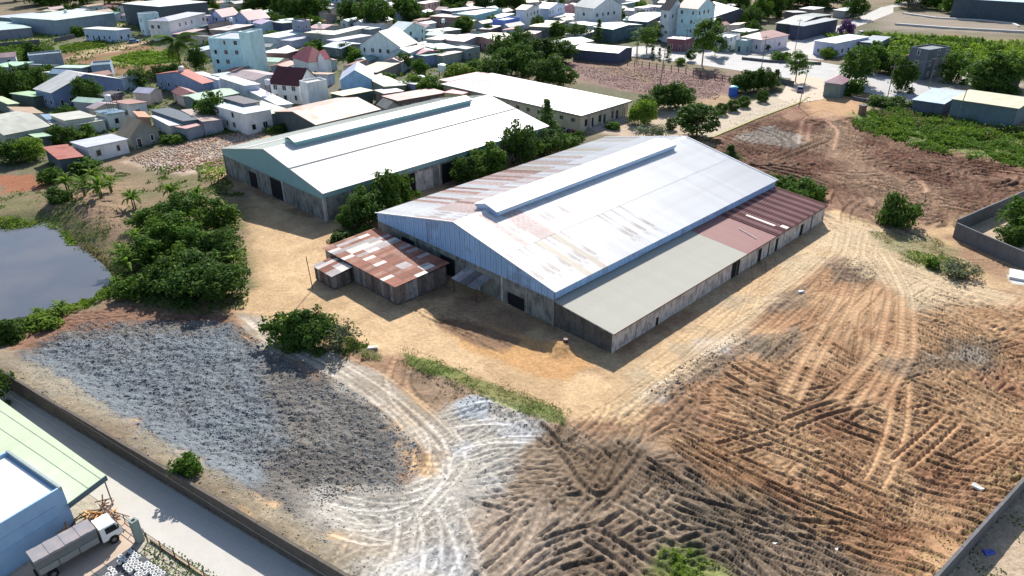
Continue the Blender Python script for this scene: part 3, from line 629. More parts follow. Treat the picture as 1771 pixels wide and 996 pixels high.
# coconut palm
def palm(x, y, H, label):
    p = at(x, y); o = empty('palm_tree', (p[0], p[1], 0), 0, label, 'palm tree')
    mb = MB(); mb.tube([(0, 0, -.3), (.15, 0, H*.4), (.25, .1, H*.72)], [.28, .2, .16], 8); mb.build('trunk', BARK, o)
    mb = MB(); n = 8; L = H*.5
    for i in range(n):
        t0, t1 = i/n, (i+1)/n; P = lambda t: (L*t, 0, L*(.55*t-.95*t*t))
        a, b = P(t0), P(t1); mb.quad((a[0], -.05, a[2]), (b[0], -.04, b[2]), (b[0], .04, b[2]), (a[0], .05, a[2]))
        if i:
            for s in (-1, 1):
                for q in range(3):
                    tt = t0+(t1-t0)*q/3; c = P(tt); ll = L*.30*math.sin(math.pi*(.12+.8*tt)); mb.quad((c[0]-.13, 0, c[2]), (c[0]+.13, 0, c[2]), (c[0]+ll*.5+.04, s*ll*.9, c[2]-ll*.45), (c[0]+ll*.5-.04, s*ll*.9, c[2]-ll*.45))
    me = mb.mesh('frond', G_mid)
    for i in range(30):
        f = link('frond', me, o, (.25, .1, H*.72)); f.scale = (1.15, 1.3, 1.1); f.rotation_euler = (0, -.55+1.1*(i % 4)/3, i*2.39996)
# ground cover that nobody could count
def scatter(name, poly, n, size, mat, seed, hgt=.5, px=True, dens=None, tall=False):
    rng = np.random.default_rng(seed); P = np.array([at(*q) for q in poly]) if px else np.array(poly); mn, mx = P.min(0), P.max(0)
    X = rng.uniform(mn[0], mx[0], n*3); Y = rng.uniform(mn[1], mx[1], n*3); m = poly_sd(X, Y, P) > -.6
    if dens: m &= fbm(X, Y, dens, 3, seed) > .5
    X, Y = X[m][:n], Y[m][:n]
    i = np.clip(np.searchsorted(gx, X), 1, NX-1); j = np.clip(np.searchsorted(gy, Y), 1, NY-1)
    h = hgt*(.15+.85*sstep(fbm(X, Y, max(2.2, size*4), 3, seed+2), .35, .65)); Zs = Z[i, j]+h*rng.uniform(.1, 1, len(X))
    N = rng.normal(size=(len(X), 3))*.6+np.array([0, -.1, 0 if tall else .7]); N /= np.linalg.norm(N, axis=1)[:, None]
    if tall: N[:, 2] *= .2; N /= np.linalg.norm(N, axis=1)[:, None]
    V, F = leaf_quads(np.c_[X, Y, Zs], N, size, rng); o = link(name, npmesh(name, V, F, mat)); tag(o, kind='stuff'); return o
def stones(name, poly, n, smin, smax, mat, seed, px=True, label=None, sunk=.2):
    rng = np.random.default_rng(seed); P = np.array([at(*q) for q in poly]) if px else np.array(poly); mn, mx = P.min(0), P.max(0)
    X = rng.uniform(mn[0], mx[0], n*3); Y = rng.uniform(mn[1], mx[1], n*3); m = poly_sd(X, Y, P) > -.4; X, Y = X[m][:n], Y[m][:n]; n = len(X)
    i = np.clip(np.searchsorted(gx, X), 1, NX-1); j = np.clip(np.searchsorted(gy, Y), 1, NY-1)
    base = np.array([(1, 0, 0), (0, 1, 0), (-1, 0, 0), (0, -1, 0), (0, 0, 1), (0, 0, -1)], float); s = smin+(smax-smin)*rng.random(n)**2.5
    V = base[None]*(1+rng.uniform(-.35, .35, (n, 6, 1))); a = rng.uniform(0, 6.28, n); ca, sa = np.cos(a)[:, None], np.sin(a)[:, None]
    V = V*np.stack([s*rng.uniform(.8, 1.5, n), s, s*rng.uniform(.5, .9, n)], 1)[:, None]; tl = rng.uniform(-.5, .5, n)[:, None]
    x = V[..., 0]*ca-V[..., 1]*sa; y = V[..., 0]*sa+V[..., 1]*ca; z = V[..., 2]+x*tl
    V = np.stack([x+X[:, None], y+Y[:, None], z+(Z[i, j]+s*sunk)[:, None]], -1).reshape(-1, 3)
    f = np.array([(0, 1, 4), (1, 2, 4), (2, 3, 4), (3, 0, 4), (1, 0, 5), (2, 1, 5), (3, 2, 5), (0, 3, 5)]); F = (f[None]+np.arange(n)[:, None, None]*6).reshape(-1, 3)
    o = link(name, npmesh(name, V, F, mat)); tag(o, kind='stuff'); return o
def rockmat(name, c, c2):
    k = NT(name); g = k.n('NewGeometry'); n = k.noise(g.outputs['Position'], 3., 2); n2 = k.noise(g.outputs['Position'], .12, 2)
    v = k.n('TexVoronoi'); v.inputs['Scale'].default_value = 3.; k.l(g.outputs['Position'], v.inputs['Vector'])
    sp = k.n('SeparateXYZ'); k.l(v.outputs['Color'], sp.inputs[0])
    col = k.mix(k.ramp(n2, .4, .6), c, c2); vm = k.n('VectorMath', operation='SCALE'); k.l(col, vm.inputs[0]); k.l(k.ramp(sp.outputs[0], 0, 1, .45, 1.7), vm.inputs[3])
    k.l(vm.outputs[0], k.b.inputs['Base Color']); k.b.inputs['Roughness'].default_value = .85; return k.m
stones('broken_stone', GRAV, 42000, .03, .12, rockmat('broken_stone', (.18, .2, .215), (.165, .16, .15)), 21)
stones('brick_rubble', [(225, 275), (310, 250), (480, 215), (440, 245), (390, 258), (385, 285), (320, 296), (290, 298)], 4200, .10, .34, rockmat('brick_rubble', (.40, .32, .26), (.34, .20, .14)), 22)
stones('field_rubble', [(985, 115), (1100, 118), (1255, 135), (1240, 172), (1150, 168), (1040, 145)], 5000, .08, .26, rockmat('field_rubble', (.2, .14, .11), (.17, .115, .09)), 23)
stones('chalk_rubble', [(780, 700), (900, 720), (900, 800), (830, 996), (620, 996), (600, 860), (740, 800)], 1500, .03, .10, rockmat('chalk_rubble', (.42, .41, .38), (.3, .28, .25)), 25)
stones('heap_rubble', [(1120, 690), (1160, 650), (1280, 575), (1310, 605), (1190, 690)], 800, .04, .15, rockmat('heap_rubble', (.17, .14, .11), (.22, .2, .18)), 26)
stones('heap_rubble', [(1425, 445), (1515, 450), (1505, 490), (1420, 495)], 300, .04, .14, MATS.get('x') or bpy.data.materials['heap_rubble'], 27)
stones('dark_clods', [(700, 640), (900, 700), (1000, 745), (1060, 790), (1000, 800), (900, 735), (790, 690)], 900, .04, .13, rockmat('dark_clods', (.11, .08, .06), (.16, .12, .09)), 28)
stones('lot_clods', [(1240, 240), (1400, 190), (1771, 295), (1771, 345), (1480, 390), (1340, 320)], 900, .05, .14, rockmat('lot_clods', (.2, .13, .1), (.26, .2, .17)), 29)
stones('wall_rubble', [wf(0, .2), wf(60, .2), wf(60, 1.6), wf(0, 2.2)], 900, .05, .16, rockmat('wall_rubble', (.3, .26, .2), (.2, .17, .12)), 30, px=False)
# grass and scrub
scatter('scrub', [(1470, 200), (1545, 188), (1640, 205), (1771, 222), (1850, 240), (1850, 310), (1771, 290), (1640, 268), (1540, 245), (1480, 222)], 26000, .34, G_mid, 31, 1.2, dens=5)
scatter('scrub', [(1500, 205), (1640, 215), (1771, 240), (1771, 285), (1640, 262), (1540, 240)], 34000, .34, G_lite, 32, 1.1, dens=7)
scatter('scrub', [(1470, 200), (1640, 205), (1850, 240), (1850, 300), (1640, 266), (1480, 222)], 6000, .36, G_mid, 321, 2.0, dens=4)
scatter('scrub', [(1470, 195), (1600, 195), (1771, 225), (1771, 250), (1600, 225), (1500, 215)], 9000, .34, G_dry, 322, 1.0, dens=4)
scatter('scrub', [(1425, 60), (1550, 62), (1771, 76), (1850, 120), (1771, 128), (1640, 118), (1560, 104), (1470, 90)], 12000, .9, G_lite, 33, 1.6)
scatter('scrub', [(1500, 62), (1771, 80), (1771, 125), (1640, 112), (1540, 100)], 8000, .9, G_mid, 34, 2.2, dens=12)
scatter('grass', [(699, 612), (740, 618), (860, 665), (970, 712), (975, 733), (900, 712), (800, 668), (705, 632)], 6000, .11, G_mid, 35, .1, dens=2)
scatter('grass', [(735, 625), (850, 668), (965, 722), (900, 720), (800, 675), (715, 635)], 2500, .12, G_dark, 351, .4, dens=1.6)
scatter('grass', [(690, 600), (870, 660), (990, 715), (960, 740), (850, 690), (690, 625)], 3500, .11, G_dry, 352, .2, dens=1.5)
scatter('grass', [(560, 575), (650, 602), (660, 622), (600, 612)], 3000, .14, G_mid, 36, .5, dens=2)
scatter('grass', [(1152, 955), (1195, 948), (1250, 996), (1260, 1020), (1145, 1010)], 3200, .12, G_lite, 37, .1, dens=1.4)
scatter('grass', [(1500, 400), (1620, 415), (1700, 470), (1660, 485), (1560, 450)], 3200, .14, G_dry, 38, .3, dens=3)
scatter('grass', [(1555, 435), (1620, 440), (1690, 470), (1640, 475)], 1400, .2, G_lite, 381, .3, dens=3)
scatter('pond_grass', [(-60, 375), (0, 372), (80, 378), (110, 395), (125, 412), (100, 398), (75, 391), (0, 402), (-60, 405)], 4500, .3, G_lite, 39, .6)
scatter('pond_grass', [(0, 550), (40, 545), (90, 527), (140, 513), (165, 500), (182, 480), (215, 500), (150, 530), (60, 562), (0, 590), (-60, 600), (-60, 555)], 5200, .3, G_lite, 40, .8)
scatter('pond_grass', [(120, 410), (150, 440), (185, 480), (205, 490), (190, 450), (150, 415)], 1800, .3, G_dry, 41, .5)
scatter('scrub', [(90, 300), (200, 290), (340, 290), (380, 300), (420, 340), (300, 330), (230, 330), (130, 325)], 3200, .35, G_mid, 42, .8, dens=5)
scatter('scrub', [(200, 420), (420, 430), (425, 530), (330, 545), (220, 520)], 5200, .32, G_dark, 43, 1.2)
scatter('scrub', [(100, 350), (190, 305), (240, 335), (235, 430), (205, 480), (150, 430)], 2600, .22, G_dry, 61, .5, dens=3)
scatter('scrub', [(20, 335), (110, 330), (190, 400), (150, 440), (90, 385), (0, 372), (-40, 350)], 3600, .26, G_mid, 62, .7, dens=4)
scatter('scrub', [(130, 410), (200, 440), (235, 500), (190, 500)], 1600, .22, G_mid, 63, .6, dens=2)
scatter('weeds', [(345, 295), (420, 330), (430, 520), (410, 560), (385, 420)], 900, .16, G_dry, 64, .2, dens=2)
scatter('weeds', [(1420, 440), (1560, 400), (1700, 470), (1640, 520), (1480, 500), (1180, 690), (1100, 700), (1300, 560)], 2600, .13, G_dry, 65, .18, dens=5)
scatter('scrub', [(330, 215), (480, 205), (480, 222), (330, 240), (180, 268), (90, 290), (90, 275)], 5200, .35, G_mid, 45, .9)
scatter('town_weeds', [(-60, 120), (0, 60), (300, 20), (900, 0), (1240, 12), (1320, 60), (1000, 78), (760, 130), (480, 205), (180, 262), (0, 290), (-60, 290)], 26000, .75, G_mid, 56, 1.0, dens=9)
scatter('field_crop', [(192, 103), (240, 90), (300, 90), (312, 106), (245, 113)], 5200, .6, G_lite, 46, .9)
scatter('field_crop', [(104, 80), (178, 70), (182, 80), (112, 91)], 3200, .6, G_lite, 47, .9)
scatter('scrub', [(-60, 85), (88, 78), (92, 88), (30, 108), (-60, 116)], 6000, .6, G_mid, 48, 1.0)
scatter('scrub', [(1270, 205), (1420, 158), (1425, 166), (1390, 182), (1240, 236)], 900, .25, G_dry, 49, .2)
scatter('scrub', [(1290, 300), (1345, 305), (1420, 345), (1400, 350), (1340, 330)], 1500, .3, G_dark, 50, .8)
scatter('grass', [(340, 290), (395, 270), (395, 300), (350, 300)], 1200, .3, G_lite, 51, .3)
scatter('weeds', [RW0+RWn*.6-RWd*14, RW1+RWn*.6+RWd*6, RW1+RWn*2.6+RWd*6, RW0+RWn*2.2-RWd*14], 2400, .2, G_mid, 52, .5, px=False, dens=2)
scatter('weeds', [RW0-RWn*.3-RWd*6, RW1-RWn*.3+RWd*6, RW1-RWn*2.4+RWd*6, RW0-RWn*1.6-RWd*6], 1600, .16, G_mid, 53, .35, px=False, dens=2.5)
scatter('weeds', [wf(-8, .5), wf(60, .5), wf(60, 2.4), wf(-8, 2.4)], 2200, .16, G_dry, 54, .2, px=False, dens=2.5)
scatter('weeds', [wf(34.6, -5.3), wf(60, -5.0), wf(60, -6.6), wf(34.6, -6.2)], 3500, .16, G_mid, 55, .4, px=False)

T = [
 # key, px, py, H, W, label, group
 ('broad', 638, 386, 6.4, 8, 'dense tree at the near corner of the cream-roofed warehouse', 'trees between the two warehouses'),
 ('broad2', 684, 368, 8, 8.5, 'tallest leafy tree in front of the side wall of the cream-roofed warehouse', 'trees between the two warehouses'),
 ('broad', 610, 395, 4.6, 5.5, 'low dark tree against the corner pillar of the cream-roofed warehouse', 'trees between the two warehouses'),
 ('broad3', 808, 318, 6, 7, 'dark tree right of the open side door of the cream-roofed warehouse', 'trees between the two warehouses'),
 ('broad2', 845, 303, 6.8, 8.5, 'bright leafy tree midway along the side of the cream-roofed warehouse', 'trees between the two warehouses'),
 ('broad', 905, 288, 9.4, 9, 'tall dark tree near the far corner of the cream-roofed warehouse', 'trees between the two warehouses'),
 ('cone', 945, 232, 8.5, 6, 'pointed tree in front of the near corner of the office block', None),
 ('broad3', 958, 268, 5.5, 8, 'round tree between the office block and the blue-clad warehouse', None),
 ('bush', 985, 255, 3.0, 6, 'low bush beside the parked motorbikes', None),
 ('bushd', 596, 416, 1.8, 6, 'low shrubs at the back corner of the rusty shed', None),
 ('bush', 640, 405, 1.6, 4, 'small shrub behind the rusty shed roof', None),
 ('lite', 1112, 214, 6, 7, 'small umbrella-shaped tree at the end of the office block', None),
 ('cone', 1092, 213, 4.5, 2.6, 'narrow dark shrub at the last office window', None),
 ('broad3', 1118, 196, 5, 6, 'dark tree just beyond the far corner of the office block', None),
 ('broad3', 1150, 188, 7, 9, 'big round tree on the lawn past the office block', None),
 ('broad', 1180, 186, 6, 8, 'tree touching the large clipped tree on its left', None),
 ('sparse', 1126, 240, 3.6, 9, 'pale flowering shrub behind the ridge of the blue-clad warehouse', None),
 ('ball', 1204, 236, 7.6, 10, 'huge clipped round tree at the start of the entrance lane', None),
 ('box', 1160, 224, 2.8, 2.8, 'clipped bush between the pale shrub and the huge clipped tree', 'clipped bushes along the entrance lane'),
 ('box', 1247, 198, 3, 3.4, 'clipped bush nearest the huge round tree on the entrance lane', 'clipped bushes along the entrance lane'),
 ('box', 1267, 192, 3, 3.4, 'second clipped bush from the huge round tree along the lane', 'clipped bushes along the entrance lane'),
 ('box', 1286, 185, 3, 3.4, 'third clipped bush from the huge round tree along the lane', 'clipped bushes along the entrance lane'),
 ('box', 1318, 176, 3.2, 3.4, 'farthest clipped bush on the entrance lane, near the pole', 'clipped bushes along the entrance lane'),
 ('broad3', 1282, 160, 6, 7, 'tree right behind the blue water tank', 'row of trees behind the entrance lane'),
 ('broad3', 1302, 158, 6.6, 7, 'second tree to the right of the blue water tank', 'row of trees behind the entrance lane'),
 ('broad', 1322, 156, 6, 7, 'third tree to the right of the blue water tank', 'row of trees behind the entrance lane'),
 ('cone', 1340, 152, 5.5, 5, 'pointed tree closing the row nearest the gate', 'row of trees behind the entrance lane'),
 ('tall', 1375, 142, 9, 7.5, 'lone roadside tree left of the gatehouse', None),
 ('tall', 1214, 114, 15, 10, 'tallest roadside tree beside the pale blue house', None),
 ('cone', 1236, 96, 13, 8, 'dark narrow tree just right of the tallest roadside tree', None),
 ('tall', 1118, 92, 9, 9, 'light green tree left of the three cypresses', None),
 ('cypress', 1128, 101, 4, 2.4, 'leftmost small cypress on the road edge by the rubble field', 'small cypresses on the road edge'),
 ('cypress', 1140, 102, 4, 2, 'middle small cypress on the road edge by the rubble field', 'small cypresses on the road edge'),
 ('cypress', 1155, 103, 5, 2.6, 'rightmost small cypress on the road edge by the rubble field', 'small cypresses on the road edge'),
 ('ball', 1195, 106, 4, 3.4, 'small umbrella-crowned tree standing on the pale road edge', None),
 ('lite', 1176, 112, 2.5, 3.5, 'yellowish bush at the edge of the rubble field', None),
 ('broad', 1480, 146, 11, 12, 'largest leafy tree on the road corner right of the gatehouse', None),
 ('broad2', 1500, 122, 9, 12, 'leafy tree behind the largest tree on the road corner', None),
 ('bush', 1472, 164, 4.5, 5, 'bush leaning on the right end of the gatehouse', None),
 ('broad3', 1560, 158, 9, 7, 'dark roadside tree left of the pale blue shed', None),
 ('broad2', 1540, 128, 6, 10, 'leafy tree across the road from the gatehouse', None),
 ('lite', 1580, 122, 6, 9, 'bright green tree left of the unfinished brick building', None),
 ('broad', 1690, 158, 9, 11, 'big dark tree left of the shaded roadside shop', 'dark trees over the roadside shop'),
 ('broad3', 1722, 160, 11, 12, 'biggest dark tree over the roadside shop', 'dark trees over the roadside shop'),
 ('broad', 1745, 150, 9, 8, 'dark tree at the right end of the roadside shop', 'dark trees over the roadside shop'),
 ('broad3', 1648, 142, 8, 9, 'tree just right of the unfinished brick building', None),
 ('bushd', 1520, 180, 2.4, 8, 'dark hedge left of the small dark roadside hut', 'roadside hedge by the gatehouse'),
 ('bushd', 1545, 183, 2.6, 8, 'dark hedge in the middle of the roadside row', 'roadside hedge by the gatehouse'),
 ('bushd', 1572, 188, 2.4, 8, 'dark hedge touching the pale blue shed', 'roadside hedge by the gatehouse'),
 ('bushd', 1547, 388, 5.4, 6.8, 'round dark bush alone in the middle of the dirt lot', None),
 ('bushd', 1385, 338, 3.2, 7, 'largest bush behind the red lean-to roof', 'bushes behind the red lean-to roof'),
 ('bush', 1408, 342, 2.6, 5, 'bush at the far end of the red lean-to roof', 'bushes behind the red lean-to roof'),
 ('bush', 1352, 322, 2.2, 5, 'bush at the far corner of the blue-clad warehouse', 'bushes behind the red lean-to roof'),
 ('cone', 1262, 274, 3.6, 4.5, 'small bush showing over the far edge of the blue-clad warehouse', None),
 ('sparse', 1660, 476, 2.4, 6, 'thin greyish shrub below the walled compound', None),
 ('bush', 1610, 462, 1.6, 2.2, 'small green sapling in the weeds below the walled compound', None),
 ('broad2', 1766, 400, 6, 7, 'leafy tree inside the walled compound', None),
 ('bushd', 1752, 418, 3, 5, 'dark bush inside the walled compound', None),
 ('bushd', 505, 592, 4.6, 6.4, 'left part of the big dark bush in front of the rusty shed', 'big bush in front of the rusty shed'),
 ('broad3', 545, 597, 4.8, 6.2, 'middle of the big dark bush in front of the rusty shed', 'big bush in front of the rusty shed'),
 ('sparse', 588, 602, 3.8, 5.5, 'pale twiggy right end of the big bush in front of the rusty shed', 'big bush in front of the rusty shed'),
 ('bush', 330, 836, 1.8, 3, 'light green bush on top of the low boundary wall', None),
 ('broad', -6, 700, 5, 5, 'dark tree cut by the left edge beside the boundary wall', None),
 ('broad', 330, 385, 6, 9, 'rounded tree at the top of the pond thicket', 'trees of the pond thicket'),
 ('broad2', 378, 400, 5.6, 8, 'tree at the right edge of the pond thicket by the sandy track', 'trees of the pond thicket'),
 ('broad2', 300, 425, 5.6, 8.5, 'bright tree in the middle of the pond thicket', 'trees of the pond thicket'),
 ('broad', 385, 450, 5.4, 8, 'dark tree low on the right of the pond thicket', 'trees of the pond thicket'),
 ('broad2', 262, 395, 3.6, 6.5, 'tree on the pond side of the thicket', 'trees of the pond thicket'),
 ('broad3', 345, 505, 5.6, 10, 'wide grey-green tree at the bottom of the pond thicket', 'trees of the pond thicket'),
 ('broad', 390, 515, 5.4, 8, 'dark tree at the bottom right corner of the pond thicket', 'trees of the pond thicket'),
 ('bushd', 285, 500, 4.4, 7.5, 'tree at the bottom left of the pond thicket', 'trees of the pond thicket'),
 ('broad2', 340, 455, 5.6, 8.5, 'tree filling the middle of the pond thicket', 'trees of the pond thicket'),
 ('broad2', 250, 455, 4.4, 7, 'tree on the lower pond side of the thicket', 'trees of the pond thicket'),
 ('bush', 235, 510, 2.6, 5, 'bright low bush between pond and thicket', None),
 ('bushd', 10, 590, 3, 6, 'dark bush on the grassy bank at the left edge', None),
 ('bushl', 80, 560, 1.6, 5, 'yellow-green shrub on the near bank of the pond', None),
 ('bushd', 105, 350, 3, 5, 'dark shrub above the far bank of the pond', None),
 ('bush', 150, 300, 3, 7, 'bush below the long pale shed', 'bushes along the back of the town plots'),
 ('bush', 95, 315, 3, 5, 'bush below the small rust-roofed hut', 'bushes along the back of the town plots'),
 ('broad', 20, 282, 5.5, 8, 'dark tree at the left edge below the grey hall roof', None),
 ('lite', 55, 276, 5, 7, 'yellow-green tree right of the dark tree at the left edge', None),
 ('broad2', 110, 248, 4.5, 7, 'bright tree in front of the cream roofs', None),
 ('bushd', 150, 236, 3, 6, 'dark shrub row behind the long pale shed', None),
 ('broad3', 158, 184, 8, 8, 'dark tree in front of the big blue-walled hall', None),
 ('broad', 28, 172, 9, 9, 'dark tree left of the big blue-walled hall', None),
 ('broad3', 62, 158, 7, 9, 'tree between the slate-blue shed and the big hall', None),
 ('broad2', 85, 138, 5, 7, 'yellow-green tree below the slate-blue shed', None),
 ('broad', 8, 158, 7, 8, 'dark tree at the left edge above the mint roof', None),
 ('broad', 240, 152, 6, 8, 'tree left of the blue-walled red-roofed hall', None),
 ('broad3', 372, 215, 8, 8, 'dark tree in front of the mint roof in the town', None),
 ('cone', 345, 205, 5, 5, 'narrow tree beside the patched pink roof', None),
 ('broad', 345, 122, 8, 7, 'dark tree between the palm and the four-storey building', None),
 ('bush', 137, 22+40, 4, 7, 'shrub behind the white-roofed shop', None),
 ('broad', 90, 54, 5, 8, 'tree below the pale factory roofs', None),
 ('bush', 300, 280-35, 2, 6, 'weeds along the patched shacks', None),
 ('lite', 718, 160, 5, 9, 'light green tree left of the white water tank', 'green hedge trees behind the town shacks'),
 ('broad2', 745, 168, 6, 9, 'tree right below the white water tank', 'green hedge trees behind the town shacks'),
 ('lite', 795, 145, 6, 10, 'light green tree right of the white water tank', 'green hedge trees behind the town shacks'),
 ('broad2', 825, 138, 6, 10, 'tree at the left end of the dark grove', 'green hedge trees behind the town shacks'),
 ('broad', 855, 142, 8, 11, 'dark grove tree behind the left part of the office roof', 'dark grove behind the office block'),
 ('broad3', 885, 132, 10, 12, 'dark grove tree behind the middle of the office roof', 'dark grove behind the office block'),
 ('broad', 915, 140, 10, 12, 'large grove tree left of the rubble field', 'dark grove behind the office block'),
 ('broad3', 945, 150, 9, 12, 'grove tree nearest the office roof', 'dark grove behind the office block'),
 ('broad', 975, 152, 7, 9, 'grove tree at the near left corner of the rubble field', 'dark grove behind the office block'),
 ('broad3', 870, 108, 9, 10, 'upper dark grove tree beside the cream roof', 'dark grove behind the office block'),
 ('broad', 900, 100, 10, 12, 'upper grove tree in front of the cream-yellow roof', 'dark grove behind the office block'),
 ('broad3', 940, 112, 9, 12, 'grove tree left of the sloping grey roof', 'dark grove behind the office block'),
 ('broad', 975, 108, 8, 10, 'grove tree at the far left corner of the rubble field', 'dark grove behind the office block'),
 ('cone', 1035, 74, 9, 5, 'conifer behind the big white-roofed shed', None),
 ('broad', 1000, 72, 7, 10, 'dark tree left of the conifer behind the white-roofed shed', None),
 ('broad2', 965, 64, 6, 10, 'tree below the row of white roofs', None),
 ('purple', 1463, 60, 6, 6.5, 'purple flowering bush on the bend of the side road', None),
 ('broad', 760, 108, 5, 6, 'tree among the teal roofs', None), ('broad', 700, 122, 6, 7, 'tree beside the grey gabled house', None),
 ('broad2', 670, 150, 4, 7, 'bush behind the tan gabled roof', None), ('bush', 475, 70, 4, 8, 'bush left of the mint shed roofs', None),
 ('broad2', 600, 98, 5, 8, 'bright tree behind the villa with the red roof', None), ('bush', 560, 90, 3, 8, 'bush at the back of the red-roofed villa', None),
 ('bushd', 480, 228, 2, 6, 'dark weeds at the back of the rust-striped shed', None), ('bushl', 473, 218, 2.4, 3, 'pale green bush behind the rust-striped shed', None),
 ('broad', 1140, 70, 7, 10, 'tree in front of the dark slate roofs', None), ('broad', 1320, 118-30, 3, 5, 'yellowish tree by the pink-roofed corner house', None),
 ('lite', 1420, 84, 3, 4, 'pale tree on the traffic island', None), ('lite', 1432, 100, 3.5, 6, 'yellow-green shrub on the road corner', None),
 ('bush', 1350, 104, 3, 8, 'shrubs at the road junction', None),
 ('bushd', 1000, 240, 2, 4, 'small round shrub by the office steps', None), ('bush', 1060, 222, 1.8, 4, 'shrub along the office path', None),
]
for t in T: tree(*t)
# the wooded edge beyond the town: single trees nothing tells apart
far_lbl = 'dark tree in the hazy belt beyond the farthest houses'
fr = random.Random(3); FARB = []
for x in [v/2 for v in range(60, 3540, 21)]:
    if (240 < x < 350) or x > 1640 or (1495 < x < 1560): continue
    y = fr.uniform(-16, 14) if not (900 < x < 1240) else fr.uniform(-22, -2)
    FARB.append(tree(fr.choice(['broad', 'broad3', 'broad2', 'tall', 'broad']), x+fr.uniform(-6, 6), y, fr.uniform(9, 15), fr.uniform(10, 17), far_lbl, 'far trees beyond the town', z=0))
DISTANT = []
for x, y, h in [(345, 26, 10), (358, 22, 11), (440, 24, 10), (468, 22, 13), (490, 30, 12), (505, 34, 12), (535, 34, 13), (552, 30, 12), (598, 34, 9), (612, 38, 10), (640, 46, 12), (655, 50, 13), (668, 40, 9), (700, 30, 12), (712, 36, 10), (722, 40, 6), (745, 42, 6), (868, 20, 12), (890, 18, 12), (835, 20, 9), (1245, 34, 8), (1262, 36, 6), (1285, 44, 8), (1300, 48, 9), (1315, 36, 10), (1335, 30, 11), (1350, 22, 12), (1415, 18, 10), (1480, 32, 10), (1600, 14, 8), (1615, 16, 8), (1640, 22, 8), (1300, 60, 6), (1285, 78, 5), (845, 62, 5), (905, 46, 6), (930, 56, 7), (320, 44, 6), (520, 52, 6)]:
    DISTANT.append(tree(fr.choice(['broad', 'broad3', 'broad2', 'broad']), x, y, h, h*1.05, 'x', 'trees among the distant roofs', z=0))
for i, (x, y, h, lb) in enumerate([(180, 352, 5.4, 'tall banana clump on the slope above the pond'), (165, 320, 4.2, 'banana clump uphill of the slope above the pond'), (235, 362, 4.6, 'lone banana plant between slope and thicket'), (120, 330, 4.2, 'banana clump at the far pond corner'), (150, 345, 4.4, 'banana clump left of the tallest one on the slope'),
    (300, 345, 4, 'banana plant at the top of the thicket'), (345, 350, 4, 'banana plant at the top right of the thicket'), (240, 425, 4, 'banana plant leaning over the pond slope'), (225, 470, 4.6, 'banana plant on the pond side of the thicket'), (205, 500, 2.6, 'banana plant nearest the right pond corner'), (400, 420, 2.6, 'banana plant beside the sandy track'), (110, 545, 2.4, 'banana plant on the near pond bank'), (70, 548, 1.8, 'small banana plant on the near pond bank'), (262, 500, 3, 'banana plant at the foot of the thicket'), (215, 450, 4.2, 'banana plant at the left fringe of the thicket'), (410, 470, 4, 'banana plant at the right fringe of the thicket'), (195, 335, 4.4, 'second banana clump from the right on the pond slope')]):
    banana(x, y, h, lb)
palm(313, 120, 13, 'lone coconut palm beside the bright green field')

# ------------------------------------------------------------------ buildings
CONC = plain('bare_concrete', (.27, .265, .24), .9, .3, .5, stain=(.08, .085, .08), stain_amt=.75, streak=True)
CONC_L = plain('whitewashed_block', (.58, .53, .50), .9, .2, .6, stain=(.20, .17, .15), stain_amt=.75, streak=True)
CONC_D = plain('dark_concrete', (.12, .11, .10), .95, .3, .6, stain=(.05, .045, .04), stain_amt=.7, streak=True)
DARK = plain('dark_opening', (.012, .012, .014), .9, .2, 1)
RUSTY = plain('rusted_steel', (.14, .07, .05), .85, .3, 1.5)
def sheet_mesh(name, w_, L, ribs, mat, h=.045, lip=.02):
    """one corrugated sheet: width along x, length along y, ribs up"""
    mb = MB(); xs = [0]; zs = [0]; p = w_/ribs
    for i in range(ribs):
        a = i*p; xs += [a+p*.55, a+p*.68, a+p*.87, a+p]; zs += [0, h, h, 0]
    for i in range(len(xs)-1): mb.quad((xs[i], 0, zs[i]), (xs[i+1], 0, zs[i+1]), (xs[i+1], L, zs[i+1]), (xs[i], L, zs[i]))
    for i in range(len(xs)-1): mb.quad((xs[i], 0, zs[i]-lip), (xs[i+1], 0, zs[i+1]-lip), (xs[i+1], 0, zs[i+1]), (xs[i], 0, zs[i]))
    return mb.mesh(name, mat)

# --- blue-clad warehouse
ML, MW, MH, MR_ = 58.73, 38.98, 5.23, 9.21
MO = (5.533, 83.878); MA = R(44.427)
wh = empty('warehouse', (*MO, 0), MA, 'large warehouse with white ridge-vented roof and blue steel gable', 'warehouse')
pitch = math.atan2(MR_-MH, MW/2); slope = math.hypot(MR_-MH, MW/2)
BLUE = metal_roof('blue_cladding', (.34, .52, .78), (.22, .30, .44), .15, .5, sheet=.9)
MAT_W = plain('roof_sheet_white', (.70, .70, .695), .55, .08, .3, .5, rnd=.05, stain=(.54, .51, .48), stain_amt=.5)
MAT_S = metal_roof('roof_sheet_spotted', (.74, .73, .72), (.40, .33, .30), .34, .5, sheet=.36)
MAT_P = plain('roof_sheet_pink', (.66, .54, .50), .6, .2, .9, rnd=.10, stain=(.42, .25, .20), stain_amt=.6)
MAT_R = plain('roof_sheet_rust', (.42, .24, .19), .7, .25, .9, rnd=.15, stain=(.58, .48, .44), stain_amt=.6)
MAT_T = plain('roof_sheet_tan', (.60, .53, .43), .6, .15, .8, rnd=.1)
MAT_G = plain('roof_sheet_grey', (.68, .68, .67), .5, .15, .6, rnd=.1, stain=(.56, .50, .47), stain_amt=.5)
nS = 55; sw = (ML+.5)/nS; half = slope/2+.15
meshes = {k: sheet_mesh('roof_sheet', sw, half, 4, m) for k, m in dict(w=MAT_W, s=MAT_S, p=MAT_P, r=MAT_R, t=MAT_T, g=MAT_G).items()}
rr = random.Random(12)
